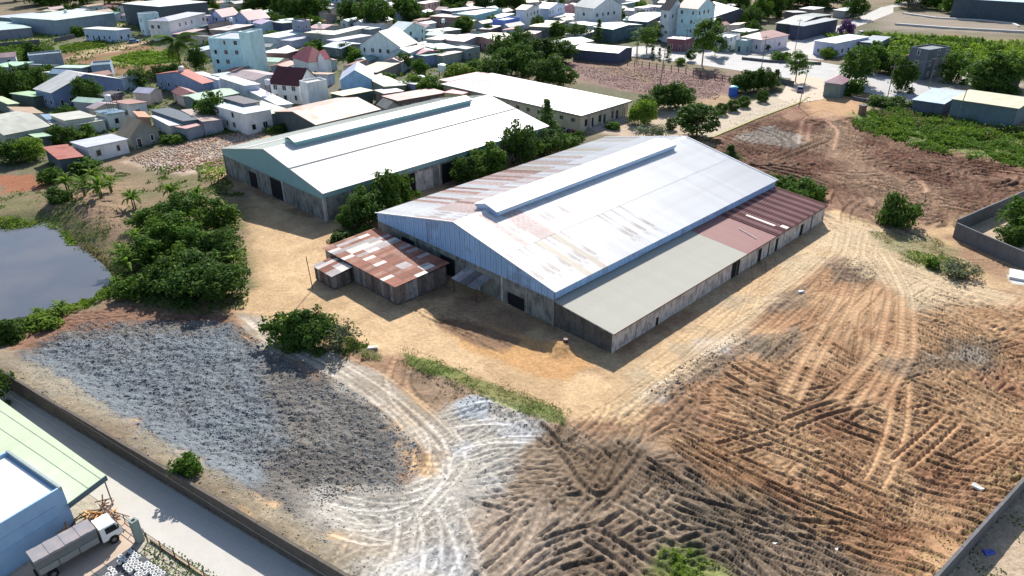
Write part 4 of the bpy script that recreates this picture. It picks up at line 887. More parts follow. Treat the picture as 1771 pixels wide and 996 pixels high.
for i in range(nS):
    u = i/nS; x = -.25+i*sw
    for row in range(2):                 # 0 lower, 1 upper
        # near slope
        if row == 0: kind = rr.choice('ssg') if u < .36 else ('s' if u < .44 and i % 2 else 'w')
        else: kind = ('g' if u < .06 else rr.choice('ssp') if u < .17 else rr.choice('sg') if u < .34 else 'w')
        if row == 0 and .10 < u < .19 and rr.random() < .5: kind = 't'
        y = -.35*math.cos(pitch)+row*half*math.cos(pitch)*.985; z = MH+.06+(y+.0)*math.tan(pitch)+.03*row
        o = link('roof_sheet', meshes[kind], wh, (x, y, z), (pitch, 0, 0))
        # far slope (rustier)
        if row == 0: kind = rr.choice('wwg') if u < .10 else rr.choice('rpgg') if u < .5 else rr.choice('ggtp')
        else: kind = rr.choice('ssp') if u < .10 else (rr.choice('pr') if u < .16 else rr.choice('pg') if u < .32 else rr.choice('ggwp') if u < .6 else 'w')
        o = link('roof_sheet', meshes[kind], wh, (x+sw, MW-y, z), (pitch, 0, math.pi))
mb = MB(); mb.prism([(0.02, MH-.02), (MW/2, MR_-.04), (MW-.02, MH-.02), (MW-.02, MH-.14), (MW/2, MR_-.16), (.02, MH-.14)], 'x', .02, ML-.02); mb.build('roof_light_block', RUSTY, wh)  # opaque slab added unseen beneath the sheets to keep light out
t = .12
for xa_, xb_ in ((-.36, -.22), (ML+.22, ML+.36)):
    mb = MB(); mb.prism([(-.4, MH-.02), (MW/2, MR_+.08), (MW+.4, MH-.02), (MW+.4, MH+.14), (MW/2, MR_+.25), (-.4, MH+.14)], 'x', xa_, xb_); mb.build('verge_trim', plain('trim_white', (.72, .73, .76), .5, .1), wh)
mb = MB(); mb.prism([(MW/2-.5, MR_+.02), (MW/2, MR_+.16), (MW/2+.5, MR_+.02), (MW/2+.5, MR_-.02), (MW/2, MR_+.1), (MW/2-.5, MR_-.02)], 'x', -.2, ML+.2); mb.build('ridge_cap', MAT_W, wh)
# ridge vent
V0, V1, vw, vz0, vz1, vr = 6.3, 51.9, 2.55, MR_-.45, MR_+.45, MR_+1.15
VB = plain('vent_blue', (.30, .44, .66), .5, .12, .8, stain=(.15, .2, .3), stain_amt=.3)
vm_ = MB(); vm_.box(V0, V1, MW/2-vw+.25, MW/2+vw-.25, vz0, vz1); vm_.build('ridge_vent_wall', VB, wh)
mb = MB(); mb.prism([(MW/2-vw, vz1), (MW/2, vr), (MW/2+vw, vz1), (MW/2+vw, vz1+.1), (MW/2, vr+.1), (MW/2-vw, vz1+.1)], 'x', V0-.3, V1+.3); rv = mb.build('ridge_vent_roof', MAT_W, wh)
mb = MB(); mb.prism([(MW/2-vw+.15, vz1+.01), (MW/2, vr-.02), (MW/2+vw-.15, vz1+.01)], 'x', V0-.02, V0+.1); mb.prism([(MW/2-vw+.15, vz1+.01), (MW/2, vr-.02), (MW/2+vw-.15, vz1+.01)], 'x', V1-.1, V1+.02); mb.build('ridge_vent_gable', VB, wh)
mb = MB(); mb.box(V0, V1, MW/2-vw-.06, MW/2-vw+.02, vz1-.42, vz1+.02); mb.box(V0, V1, MW/2+vw-.02, MW/2+vw+.06, vz1-.42, vz1+.02); mb.build('ridge_vent_fascia', plain('vent_blue_light', (.45, .58, .74), .5, .12, .8), wh)
# gable cladding, one panel after the other
npn = 36; pw_ = MW/npn
for i in range(npn):
    y0, y1 = i*pw_, (i+1)*pw_; f = lambda y: MH-.03+(MR_-MH)*(1-abs(y-MW/2)/(MW/2))
    for nm, xa, xb in (('cladding_panel', -.14, -.04), ('cladding_panel', ML+.04, ML+.14)):
        mb = MB(); e = .02
        mb.hexa([(xa, y0+e, 3.98), (xb, y0+e, 3.98), (xb, y1-e, 3.98), (xa, y1-e, 3.98), (xa, y0+e, f(y0+e)), (xb, y0+e, f(y0+e)), (xb, y1-e, f(y1-e)), (xa, y1-e, f(y1-e))])
        s = -1 if xa < 0 else 1; xo = xa if s < 0 else xb
        for q in (.0, .5): mb.box(min(xo, xo+s*.05), max(xo, xo+s*.05), y0+e+q*pw_, y0+e+q*pw_+.12, 3.98, f(y0+.3)-.05)
        mb.build(nm, BLUE, wh)
for i in range(12):                       # side strips under the eaves
    x0, x1 = i*ML/12, (i+1)*ML/12; zl = 4.0+rr.uniform(-.05, .1)
    for ya, yb in ((-.14, -.02), (MW+.02, MW+.14)):
        mb = MB(); mb.box(x0+.03, x1-.03, ya, yb, zl, MH-.02)
        for q in range(6): mb.box(x0+.1+q*.8, x0+.2+q*.8, ya-.04 if ya < 0 else yb, ya if ya < 0 else yb+.04, zl, MH-.05)
        mb.build('eave_strip', BLUE, wh)
# masonry: posts with panels set back between them
mb = MB(); f = lambda y: MH-.2+(MR_-MH)*(1-abs(y-MW/2)/(MW/2))
mb.box(0, ML, 0, .2, -.3, MH-.16); mb.box(0, ML, MW-.2, MW, -.3, MH-.16)
for x in (0, ML-.2): mb.prism([(.2, -.3), (MW-.2, -.3), (MW-.2, MH-.2), (MW/2, MR_-.2), (.2, MH-.2)], 'x', x, x+.2)
mb.build('wall', CONC, wh)
for i in range(9):
    y = i*(MW-.3)/8; mb = MB(); mb.box(-.13, 0.0, y, y+.3, -.2, 3.97); mb.build('column', CONC_L if i in (2, 3) else CONC, wh)
mb = MB(); mb.box(-.09, 0, .3, MW-.3, 3.3, 3.5); mb.build('tie_beam', CONC, wh)
for i in (1, 4, 6):
    mb = MB(); y = i*(MW-.3)/8+.7; mb.box(-.05, 0.02, y, y+3.2, 0, 3.0 if i > 1 else 1.9); tag(mb.build('opening', DARK, wh))
# --- lean-to along the near side
lt = empty('lean_to_shed', (*MO, 0), MA, 'long lean-to shed with half grey, half red-brown roof against the blue-clad warehouse', 'shed')
LW, LH, LT = 9.72, 2.97, 3.78; bd = 32.0; lp = math.atan2(LT-LH, LW-.1); ls = math.hypot(LT-LH, LW-.1)
GREYF = plain('fibre_cement', (.385, .375, .325), .85, .07, .25, stain=(.33, .32, .275), stain_amt=.5, rnd=.02)
mb = MB(); mb.box(0, bd, -LW+.02, 0, 0, 0.01)
n1 = 28; w1 = bd/n1; gm = sheet_mesh('roof_sheet', w1, ls+.35, 6, GREYF, .012)
for i in range(n1): link('roof_sheet', gm, lt, (-.2+i*w1, -LW-.3, LH+.04-.3*math.tan(lp)), (lp, 0, 0))
REDM = metal_roof('red_brown_sheet', (.42, .235, .215), (.50, .33, .29), .2, .7, sheet=.5); REDF = plain('red_sheet_flat', (.33, .17, .155), .7, .10, .4, rnd=.02)
PALE = plain('pale_strip', (.62, .55, .48), .6, .2, 1)
n2 = 25; w2 = (ML+.5-bd)/n2; rm = sheet_mesh('roof_sheet', w2, ls+.35, 2, REDM, .16); rf = sheet_mesh('roof_sheet', w2, ls+.35, 6, REDF, .02)
rm2 = sheet_mesh('roof_sheet', w2, ls+.35, 2, metal_roof('red_brown_dark', (.21, .085, .078), (.30, .16, .14), .2, .7, sheet=.5), .16)
for i in range(n2): link('roof_sheet', rf if i < 8 else (rm if i % 2 else rm2), lt, (bd-.2+i*w2, -LW-.3, LH+.05-.3*math.tan(lp)+.015), (lp, 0, 0))
for x, y0, l, wd, nm, ang in ((43.5, -LW+1.6, 5.2, .55, 'patch_sheet', 0), (44.2, -LW-.2, 1.2, .9, 'patch_sheet', 0)):
    mb = MB(); mb.box(0, wd, 0, l, 0, .03); mb.build(nm, PALE, lt, (x, y0, LH+.20+(y0+LW)*math.tan(lp)), (lp, 0, ang))
mb = MB(); mb.tube([(37.3, -LW+1.3, LH+.30), (38.3, -LW+4.9, LH+.58)], .07, 6); pl = mb.build('pipe', plain('white_pipe', (.75, .72, .68), .5, .1)); pl.location = (*MO, 0); pl.rotation_euler = (0, 0, MA); tag(pl, 'thin white pipe lying askew on the red-brown lean-to roof', 'pipe')
mb = MB(); mb.prism([(-LW+.05, LH-.06), (0-.02, LT-.1), (-.02, LT-.18), (-LW+.05, LH-.14)], 'x', .1, ML-.1); mb.build('roof_light_block', RUSTY, lt)  # same kind of added slab, blocks light under the lean-to sheets
mb = MB(); mb.box(.02, ML-.02, -LW, -LW+.2, -.3, LH-.14)
mb.prism([(-LW+.2, -.3), (-.16, -.3), (-.16, LT-.2), (-LW+.2, LH-.16)], 'x', .02, .22); mb.prism([(-LW+.2, -.3), (-.16, -.3), (-.16, LT-.2), (-LW+.2, LH-.16)], 'x', ML-.22, ML-.02)
mb.build('wall', CONC_L, lt)
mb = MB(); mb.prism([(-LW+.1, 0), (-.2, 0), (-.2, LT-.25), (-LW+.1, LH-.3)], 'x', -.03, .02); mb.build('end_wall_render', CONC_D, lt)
for i in range(13):
    x = min(ML-.35, i*ML/12); mb = MB(); mb.box(x, x+.3, -LW-.08, -LW, -.2, LH-.16); mb.build('column', CONC_D if i in (6, 8, 11) else CONC_L, lt)
for x0, x1, z1 in ((28.2, 30.4, 2.6), (36, 37, 2.2), (41.5, 42.3, 2.2), (50, 50.9, 2.0), (9.3, 9.9, 1.2)):
    mb = MB(); mb.box(x0, x1, -LW-.03, -LW+.02, 0, z1); mb.build('opening', DARK, lt)
mb = MB(); mb.box(-.22, ML+.2, -LW-.36, -LW-.3, LH-.12, LH+.02); mb.build('eave_trim', RUSTY, lt)
# --- rusty shed and its annex
rs_c = [at(*p, 3.2) for p in ((561, 428), (684, 494), (758, 463), (651, 391))]
def frame_from(p0, pa, pb):
    va, vb = pa-p0, pb-p0; la, lb = np.linalg.norm(va), np.linalg.norm(vb)
    ta = math.atan2(va[1], va[0]); tb = math.atan2(vb[1], vb[0]); s = 1 if math.sin(tb-ta) > 0 else -1
    d = (tb-s*math.pi/2)-ta; d = math.atan2(math.sin(d), math.cos(d)); t = ta+d*lb/(la+lb)
    return t, la, lb, s
O_ = rs_c[1]; t_, la, lb, s_ = frame_from(O_, rs_c[0], rs_c[2])
# local x along the long side towards the left corner, local y away from the viewer (mirrored)
sh = empty('rusty_shed', (O_[0], O_[1], 0), t_-math.pi/2, 'big shed with patchwork rust and white roof sheets below the blue gable', 'shed')
SX, SY = lb, la      # x: towards right/back, y: towards left/back
SX, SY = 9.3, 18.2
def patch_roof(root, SX, SY, z0, z1, cols, rows, mats, seed, ov=.3, pick=None):
    """mono roof: z0 at x=0 edge, z1 at x=SX; sheets laid in courses"""
    rq = random.Random(seed); p = math.atan2(z1-z0, SX); L = math.hypot(SX+2*ov, (z1-z0)*(SX+2*ov)/SX)/rows; wd = (SY+2*ov)/cols
    ms = [sheet_mesh('roof_sheet', wd, L*1.03, 3, m, .035) for m in mats]
    for c in range(cols):
        for r in range(rows):
            k_ = pick(c/cols, r/rows, rq) if pick else rq.randrange(len(mats)); x = -ov+r*L*math.cos(p)
            o = link('roof_sheet', ms[k_], root, (x, SY+ov-c*wd, z0+.06+(x)*math.tan(p)+.012*r))
            o.rotation_euler = Matrix(((0, math.cos(p), -math.sin(p)), (-1, 0, 0), (0, math.sin(p), math.cos(p)))).to_euler()
RS1 = plain('sheet_rust_red', (.31, .12, .075), .75, .35, 1.2, rnd=.25, stain=(.16, .07, .05), stain_amt=.7)
RS2 = plain('sheet_rust_brown', (.33, .16, .11), .75, .3, 1.2, rnd=.2, stain=(.5, .38, .32), stain_amt=.35)
RS3 = plain('sheet_pale', (.70, .64, .58), .5, .12, 1.2, rnd=.12, stain=(.5, .3, .22), stain_amt=.5)
RS4 = plain('sheet_dull_grey', (.42, .38, .38), .6, .2, 1.2, rnd=.2, stain=(.28, .15, .11), stain_amt=.6)
def pk(c, r, q):
    if c < .35: return q.choices([0, 1, 2, 3], [3, 3, 4, 3])[0]
    if c < .6: return q.choices([0, 1, 2, 3], [5, 5, 3, 2])[0]
    if c > .9: return q.choices([0, 1, 2], [4, 4, 3])[0]
    return q.choices([0, 1, 2, 3], [10, 9, 1, 1])[0]
patch_roof(sh, SX, SY, 3.1, 3.3, 21, 5, [RS1, RS2, RS3, RS4], 4, pick=pk)
PLANK = plain('weathered_panel', (.16, .13, .12), .9, .35, 1.2, stain=(.07, .055, .05), stain_amt=.6, streak=True, rnd=.35)
PLANK2 = plain('grey_panel', (.26, .25, .25), .9, .3, 1.2, stain=(.10, .08, .07), stain_amt=.6, streak=True, rnd=.35)
mb = MB(); mb.box(.1, SX-.1, .1, SY-.1, -.2, 3.0); mb.build('wall', CONC_D, sh)
rq = random.Random(8)
def planks(root, SX, SY, h, wd=.75, nx=True):
    for i in range(int(SX/wd)):
        mb = MB(); mb.box(i*wd+.02, (i+1)*wd-.02, .02-rq.uniform(0, .04), .1, .2+rq.uniform(-.1, .1), h-rq.uniform(.02, .2)); mb.build('wall_panel', rq.choice([PLANK, PLANK2, PLANK]), root)
    for i in range(int(SY/wd)):
        mb = MB(); mb.box(.02-rq.uniform(0, .04), .1, i*wd+.02, (i+1)*wd-.02, .2+rq.uniform(-.1, .1), h-rq.uniform(.02, .2)); mb.build('wall_panel', rq.choice([PLANK, PLANK, PLANK2]), root)
planks(sh, SX, SY, 3.05)
an_p = at(574, 476, 2.5); an = empty('tin_annex', (an_p[0], an_p[1], 0), t_-math.pi/2, 'small tin hut with striped pink and grey roof at the end of the rusty shed', 'shed')
patch_roof(an, 3.2, 5.0, 2.3, 2.6, 6, 2, [RS1, RS3, RS4], 6, .2)
mb = MB(); mb.box(.1, 3.1, .1, 4.9, -.2, 2.3); mb.build('wall', CONC_D, an); planks(an, 3.2, 5.0, 2.35, .7)
mb = MB(); p = at(548, 500); mb.tube([(p[0]-.6, p[1], 0), (p[0]-.9, p[1]+.2, 5.2)], .06, 6); tag(mb.build('thin_pole', RUSTY), 'thin leaning pole at the outer corner of the tin hut', 'pole')
# tangled low roofs between the shed and the gable
for (x, y, z, wx, wy, az, lab, rows, ml) in ((792, 452, 2.9, 5.2, 4.6, 0, 'collapsing grey tin roof leaning on the blue gable', 3, [RS4, PLANK2]), (822, 497, 2.5, 3.8, 5.0, 0, 'low dark tin roof sagging in the shade of the blue gable', 2, [PLANK, RS4, PLANK2])):
    p = at(x, y, z); c = empty('tin_canopy', (p[0], p[1], 0), t_-math.pi/2, lab, 'canopy'); patch_roof(c, wx, wy, z-.35, z+.5, 6, rows, ml, 9+rows, .1)
    for xx in (.1, wx-.2):
        for yy in (.1, wy-.2): q = MB(); q.box(xx, xx+.12, yy, yy+.12, -.1, z-.3+(.75*xx/wx)); q.build('post', RUSTY, c)
    q = MB(); q.box(wx-.3, wx-.15, .2, wy-.2, 0, z-.1); q.build('wall_panel', PLANK2, c)

# --- cream-roofed warehouse
QL, QW, QH, QR = 57.8, 37.9, 5.566, 9.40; QO = (-32.79, 120.925); QA = R(44.91)
q = empty('warehouse', (*QO, 0), QA, 'large warehouse with cream-white roof and teal gable behind the blue-clad one', 'warehouse')
qp = math.atan2(QR-QH, QW/2)
CREAM = plain('cream_sheet', (.56, .56, .545), .5, .05, .12, .5, stain=(.54, .54, .51), stain_amt=.3)
CREAM2 = plain('greenish_cream_sheet', (.55, .58, .52), .55, .06, .15, .5, stain=(.48, .47, .43), stain_amt=.3)
TEAL = plain('teal_sheet', (.24, .40, .42), .55, .08, .5)
for s, m, nm in ((1, CREAM, 'roof_slope'), (-1, CREAM2, 'roof_slope')):
    y0, y1 = (-.5, QW/2) if s > 0 else (QW+.5, QW/2); z0 = QH-.5*math.tan(qp)+.05
    mb = MB(); mb.prism([(y0, z0), (y1, QR+.05), (y1, QR-.08), (y0, z0-.13)], 'x', -.35, QL+.35); mb.build(nm, m, q)
    mb = MB()
    for i in range(118):
        x = -.3+i*.5; mb.hexa([(x, y0, z0), (x+.06, y0, z0), (x+.06, y1, QR+.05), (x, y1, QR+.05), (x, y0, z0+.05), (x+.06, y0, z0+.05), (x+.06, y1, QR+.1), (x, y1, QR+.1)] if s > 0 else [(x+.06, y0, z0), (x, y0, z0), (x, y1, QR+.05), (x+.06, y1, QR+.05), (x+.06, y0, z0+.05), (x, y0, z0+.05), (x, y1, QR+.1), (x+.06, y1, QR+.1)])
    tag(mb.build('roof_ribs', m, q), kind='stuff')
    ym = y0+(y1-y0)*.55; zm = z0+(QR+.05-z0)*.55; mb = MB(); mb.box(-.35, QL+.35, ym-.25, ym+.25, zm-.03, zm+.14); mb.build('sheet_overlap', plain('lap_grey', (.52, .51, .49), .6, .15, .6), q)
mb = MB(); mb.box(0, QL, 0, .25, -.3, QH-.14); mb.box(0, QL, QW-.25, QW, -.3, QH-.14)
for x in (0, QL-.25): mb.prism([(.25, -.3), (QW-.25, -.3), (QW-.25, QH-.12), (QW/2, QR-.12), (.25, QH-.12)], 'x', x, x+.25)
mb.build('wall', CONC, q)
for i in range(24):
    y0, y1 = i*QW/24, (i+1)*QW/24; f = lambda y: QH-.05+(QR-QH)*(1-abs(y-QW/2)/(QW/2))
    for xa, xb in ((-.13, -.03), (QL+.03, QL+.13)):
        mb = MB(); mb.hexa([(xa, y0+.012, 4.25), (xb, y0+.012, 4.25), (xb, y1-.012, 4.25), (xa, y1-.012, 4.25), (xa, y0, f(y0)), (xb, y0, f(y0)), (xb, y1, f(y1)), (xa, y1, f(y1))]); mb.build('cladding_panel', TEAL, q)
for ya, yb in ((-.12, -.02), (QW+.02, QW+.12)):
    mb = MB(); mb.box(-.1, QL+.1, ya, yb, 4.5, QH-.1); mb.build('eave_strip', TEAL, q)
for i in range(9):
    y = i*(QW-.35)/8; mb = MB(); mb.box(-.14, 0, y, y+.35, -.2, 4.24); mb.build('column', CONC_L if i in (0, 3) else CONC, q)
for i in range(12):
    x = i*(QL-.35)/11; mb = MB(); mb.box(x, x+.35, -.12, 0, -.2, 4.4); mb.build('column', CONC_L, q)
mb = MB(); mb.box(-.06, .02, 14.6, 19.2, 0, 3.9); mb.build('doorway', DARK, q)
mb = MB(); mb.box(-.06, .02, 24.5, 27.5, 0, 3.2); mb.build('doorway', DARK, q)
for x in (16.4, 27.0, 38.): mb = MB(); mb.box(x, x+3.8, -.05, .02, 0, 4.1); mb.build('doorway', DARK, q)
mb = MB(); mb.box(20.3, 24.6, -.07, .0, 0, 4.0); mb.build('wall_render', CONC_L, q)
V0, V1, vw = 5.4, 50.7, 2.2
mb = MB(); mb.box(V0, V1, QW/2-vw+.2, QW/2+vw-.2, QR-.4, QR+.5); mb.build('ridge_vent_wall', TEAL, q)
mb = MB(); mb.prism([(QW/2-vw, QR+.5), (QW/2, QR+1.1), (QW/2+vw, QR+.5), (QW/2+vw, QR+.6), (QW/2, QR+1.2), (QW/2-vw, QR+.6)], 'x', V0-.3, V1+.3); mb.build('ridge_vent_roof', CREAM2, q)
mb = MB(); mb.box(V0-.1, V1+.1, QW/2-vw-.08, QW/2-vw, QR+.15, QR+.6); mb.build('ridge_vent_fascia', plain('vent_teal', (.24, .42, .44), .5, .1), q)
# --- office block (hip roof, parapet gutter, windows)
OO = (17.307, 175.275); OA = R(44.99); OL, OW, OH = 20.4, 52.4, 4.28
of = empty('office_block', (*OO, 0), OA, 'long single-storey office block with white hipped roof and cream walls', 'office building')
CRW = plain('cream_wall', (.60, .52, .38), .85, .12, .4, stain=(.36, .31, .24), stain_amt=.4, streak=True)
PINKW = plain('pale_wall', (.55, .50, .48), .85, .12, .4, stain=(.4, .34, .30), stain_amt=.4, streak=True)
mb = MB(); mb.box(.7, OL-.7, .7, OW-.7, -.3, OH-.3); mb.build('wall', CRW, of)
mb = MB(); mb.box(0, OL, 0, OW, OH-.5, OH-.15); mb.build('gutter', plain('gutter_grey', (.25, .23, .21), .8, .2), of)
mb = MB(); r0 = 1.9; hz = OH-.1
A_, B_, C_, D_ = (0.05, .05, hz), (OL-.05, .05, hz), (OL-.05, OW-.05, hz), (.05, OW-.05, hz); E_, F_ = (OL/2, OL/2, hz+r0), (OL/2, OW-OL/2, hz+r0)
mb.tri(A_, B_, E_); mb.quad(B_, C_, F_, E_); mb.tri(C_, D_, F_); mb.quad(D_, A_, E_, F_); mb.quad(D_, C_, B_, A_)
mb.build('roof', plain('office_roof_white', (.60, .595, .58), .4, .05, .2, .5, stain=(.58, .56, .54), stain_amt=.3), of)
for i in range(8):
    for j in range(3):
        if rr.random() < .75:
            x = 2.5+j*2.3; y = 37+i*1.05; mb = MB(); z_ = lambda x: hz+r0*x/(OL/2)
            mb.hexa([(x, y, z_(x)+.01), (x+2.1, y, z_(x+2.1)+.01), (x+2.1, y+.55, z_(x+2.1)+.01), (x, y+.55, z_(x)+.01), (x, y, z_(x)+.06), (x+2.1, y, z_(x+2.1)+.06), (x+2.1, y+.55, z_(x+2.1)+.06), (x, y+.55, z_(x)+.06)]); mb.build('rusty_sheet', MAT_P, of)
WFR = plain('window_frame', (.45, .40, .35), .7, .1)
def wall_item(root, side, u, z0, wd, hh, W, L, name='window', frame=None, pane=True, off=.04):
    """a window or door on a wall of a local box (0..L, 0..W); side: 'x0','x1','y0','y1'"""
    fr_ = frame or WFR; mb = MB(); t = .12
    def B(m, a0, a1, b0, b1, d0, d1):
        if side == 'y0': m.box(a0, a1, -d1+W[0], -d0+W[0], b0, b1)
        elif side == 'y1': m.box(a0, a1, W[1]+d0, W[1]+d1, b0, b1)
        elif side == 'x0': m.box(L[0]-d1, L[0]-d0, a0, a1, b0, b1)
        else: m.box(L[1]+d0, L[1]+d1, a0, a1, b0, b1)
    B(mb, u, u+t, z0, z0+hh, 0, .08); B(mb, u+wd-t, u+wd, z0, z0+hh, 0, .08); B(mb, u+t, u+wd-t, z0+hh-t, z0+hh, 0, .08); B(mb, u+t, u+wd-t, z0, z0+t, 0, .08)
    if wd > 1.2: B(mb, u+wd/2-.04, u+wd/2+.04, z0+t, z0+hh-t, .0, .06)
    o = mb.build(name, fr_, root)
    m2 = MB(); B(m2, u+t, u+wd-t, z0+t, z0+hh-t, .005, off); m2.build('pane', glass(), o)
    return o
for u in (2.0, 4.4, 7.4, 9.2, 12.6, 14.4, 17.2): wall_item(of, 'y0', u, .9 if u in (2.0, 7.4, 12.6) else .1, 1.2, 1.9 if u in (2.0, 7.4, 12.6) else 2.6, (.7, OW-.7), (.7, OL-.7), 'window' if u in (2.0, 7.4, 12.6) else 'door')
for i in range(13): wall_item(of, 'x0', 2.5+i*3.8, 1.9, 1.3, 1.1, (.7, OW-.7), (.7, OL-.7), 'window')
mb = MB(); mb.box(3, OL-3, -1.6, .68, 0, .5); mb.box(3, OL-3, -2.2, -1.6, 0, .25); mb.build('veranda', plain('tiled_step', (.35, .3, .28), .8, .2), of)
for u in (3.4, 8.0, 12.8, 16.6): mb = MB(); mb.box(u, u+.3, -.2, .1, 0, OH-.5); mb.build('column', PINKW, of)

# --- houses: eave corners read off the photograph, unprojected at the height of the eaves
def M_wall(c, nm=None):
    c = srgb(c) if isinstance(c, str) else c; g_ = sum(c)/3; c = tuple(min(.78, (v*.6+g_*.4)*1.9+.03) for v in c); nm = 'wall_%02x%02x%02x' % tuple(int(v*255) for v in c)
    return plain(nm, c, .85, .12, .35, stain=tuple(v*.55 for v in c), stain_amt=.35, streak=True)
def M_roof(c, rust=None):
    c = srgb(c) if isinstance(c, str) else c; c = tuple(min(.62, v*.78+.01) for v in c); nm = 'roof_%02x%02x%02x%s' % (*[int(v*255) for v in c], 'r' if rust else '')
    return metal_roof(nm, c, rust, .28 if rust else 0, .55)
hr_ = random.Random(21)
HC = []
def house(c0, ca, cb, h, kind, rise, wall, roof, label, cat='house', name='house', rust=None, world=False, win=True, inset=.35, ridge='a', storeys=None, wside=None, group=None):
    p0, pa, pb = (c0, ca, cb) if world else (at(*c0, h), at(*ca, h), at(*cb, h)); t, la, lb, s = frame_from(p0, pa, pb)
    cc_ = (pa+pb)/2; HC.append((cc_[0], cc_[1], math.hypot(min(la, 60), min(lb, 60))/2, t, label))
    la = max(2.2, min(la, 60)); lb = max(2.2, min(lb, 60))
    # local frame: right-handed box with origin at the corner that makes both extents positive
    if s > 0: org, rot, X, Y = p0, t, la, lb
    else:
        org = p0; rot = t-math.pi/2; X, Y = lb, la; ridge = {'a': 'b', 'b': 'a'}[ridge]
    if ridge == 'b':                          # turn so that the ridge is local x
        # new x axis = old y, new y axis = -old x
        c_, s_ = math.cos(rot), math.sin(rot); org = org+np.array([c_, s_])*X; rot += math.pi/2; X, Y = Y, X
    root = empty(name, (org[0], org[1], 0), rot, label, cat, group)
    i = min(inset, X*.12, Y*.12); x0, x1, y0, y1 = i, X-i, i, Y-i; wm, rm = M_wall(wall), M_roof(roof, rust); th = .12
    mb = MB()
    if kind == 'gable':
        zi = h+rise*i/(Y/2); mb.prism([(y0, -.2), (y1, -.2), (y1, zi-.1), (Y/2, h+rise-.1), (y0, zi-.1)], 'x', x0, x1); mb.build('wall', wm, root)
        for sgn in (0, 1):
            mb = MB(); e0, e1 = (0, Y/2) if sgn == 0 else (Y, Y/2); mb.prism([(e0, h), (e1, h+rise), (e1, h+rise-th), (e0, h-th)], 'x', 0, X); mb.build('roof_slope', rm, root)
    elif kind == 'mono':                     # high edge at far side (y=Y) or per rise sign
        lo, hi = (h, h+rise); mb.prism([(y0, -.2), (y1, -.2), (y1, hi-rise*i/Y-.1), (y0, lo+rise*i/Y-.1)], 'x', x0, x1); mb.build('wall', wm, root)
        mb = MB(); mb.prism([(0, lo), (Y, hi), (Y, hi-th), (0, lo-th)], 'x', 0, X); mb.build('roof', rm, root)
    elif kind == 'hip':
        mb.box(x0, x1, y0, y1, -.2, h-.1); mb.build('wall', wm, root); m = min(X, Y)/2; mb = MB()
        a, b, c, d = (0, 0, h), (X, 0, h), (X, Y, h), (0, Y, h)
        if X >= Y: e, f = (m, Y/2, h+rise), (X-m, Y/2, h+rise); mb.quad(a, b, f, e); mb.tri(b, c, f); mb.quad(c, d, e, f); mb.tri(d, a, e)
        else: e, f = (X/2, m, h+rise), (X/2, Y-m, h+rise); mb.tri(a, b, e); mb.quad(b, c, f, e); mb.tri(c, d, f); mb.quad(d, a, e, f)
        mb.quad((0, Y, h-.1), (X, Y, h-.1), (X, 0, h-.1), (0, 0, h-.1)); mb.box(0, X, 0, Y, h-.1, h-.005); mb.build('roof', rm, root)
    elif kind == 'flat':
        x0, x1, y0, y1 = 0, X, 0, Y; mb.box(0, X, 0, Y, -.2, h-.5); mb.build('wall', wm, root); mb = MB(); mb.box(.22, X-.22, .22, Y-.22, h-.5, h-.42); mb.build('roof', rm, root)
        mb = MB(); mb.box(0, X, 0, .2, h-.5, h); mb.box(0, X, Y-.2, Y, h-.5, h); mb.box(0, .2, .2, Y-.2, h-.5, h); mb.box(X-.2, X, .2, Y-.2, h-.5, h); mb.build('parapet', wm, root)
    if win:
        ns = storeys or max(1, int(round(h/3.4))); sh_ = h/ns; fm = plain('frame_white', (.6, .6, .6), .6, .1)
        # walls facing the camera
        for side, n in (('y0', (0, -1)), ('y1', (0, 1)), ('x0', (-1, 0)), ('x1', (1, 0))):
            nx_ = n[0]*math.cos(rot)-n[1]*math.sin(rot); ny_ = n[0]*math.sin(rot)+n[1]*math.cos(rot)
            cxx = root.location[0]; cyy = root.location[1]
            if nx_*(-cxx)+ny_*(-cyy) < .15*math.hypot(cxx, cyy): continue
            if wside and side not in wside: continue
            Lw = (x1-x0) if side[0] == 'y' else (y1-y0)
            nw = min(6, int((Lw-1)/2.8))
            for st in range(ns):
                for k_ in range(nw):
                    if hr_.random() < .25: continue
                    u = (x0 if side[0] == 'y' else y0)+(k_+.5)*Lw/nw-.6+hr_.uniform(-.3, .3); dr = st == 0 and hr_.random() < .3
                    wall_item(root, side, u, st*sh_+(.1 if dr else .95), hr_.choice([.9, 1.2, 1.4]), min(sh_-1.0 if not dr else 2.2, 1.5 if not dr else 2.2), (y0, y1), (x0, x1), 'door' if dr else 'window', fm)
            if ns > 1:
                for st in range(1, ns):
                    mb = MB(); z_ = st*sh_
                    if side == 'y0': mb.box(x0, x1, y0-.12, y0, z_-.1, z_+.1)
                    elif side == 'y1': mb.box(x0, x1, y1, y1+.12, z_-.1, z_+.1)
                    elif side == 'x0': mb.box(x0-.12, x0, y0, y1, z_-.1, z_+.1)
                    else: mb.box(x1, x1+.12, y0, y1, z_-.1, z_+.1)
                    mb.build('storey_band', wm, root)
    return root
H_ = house
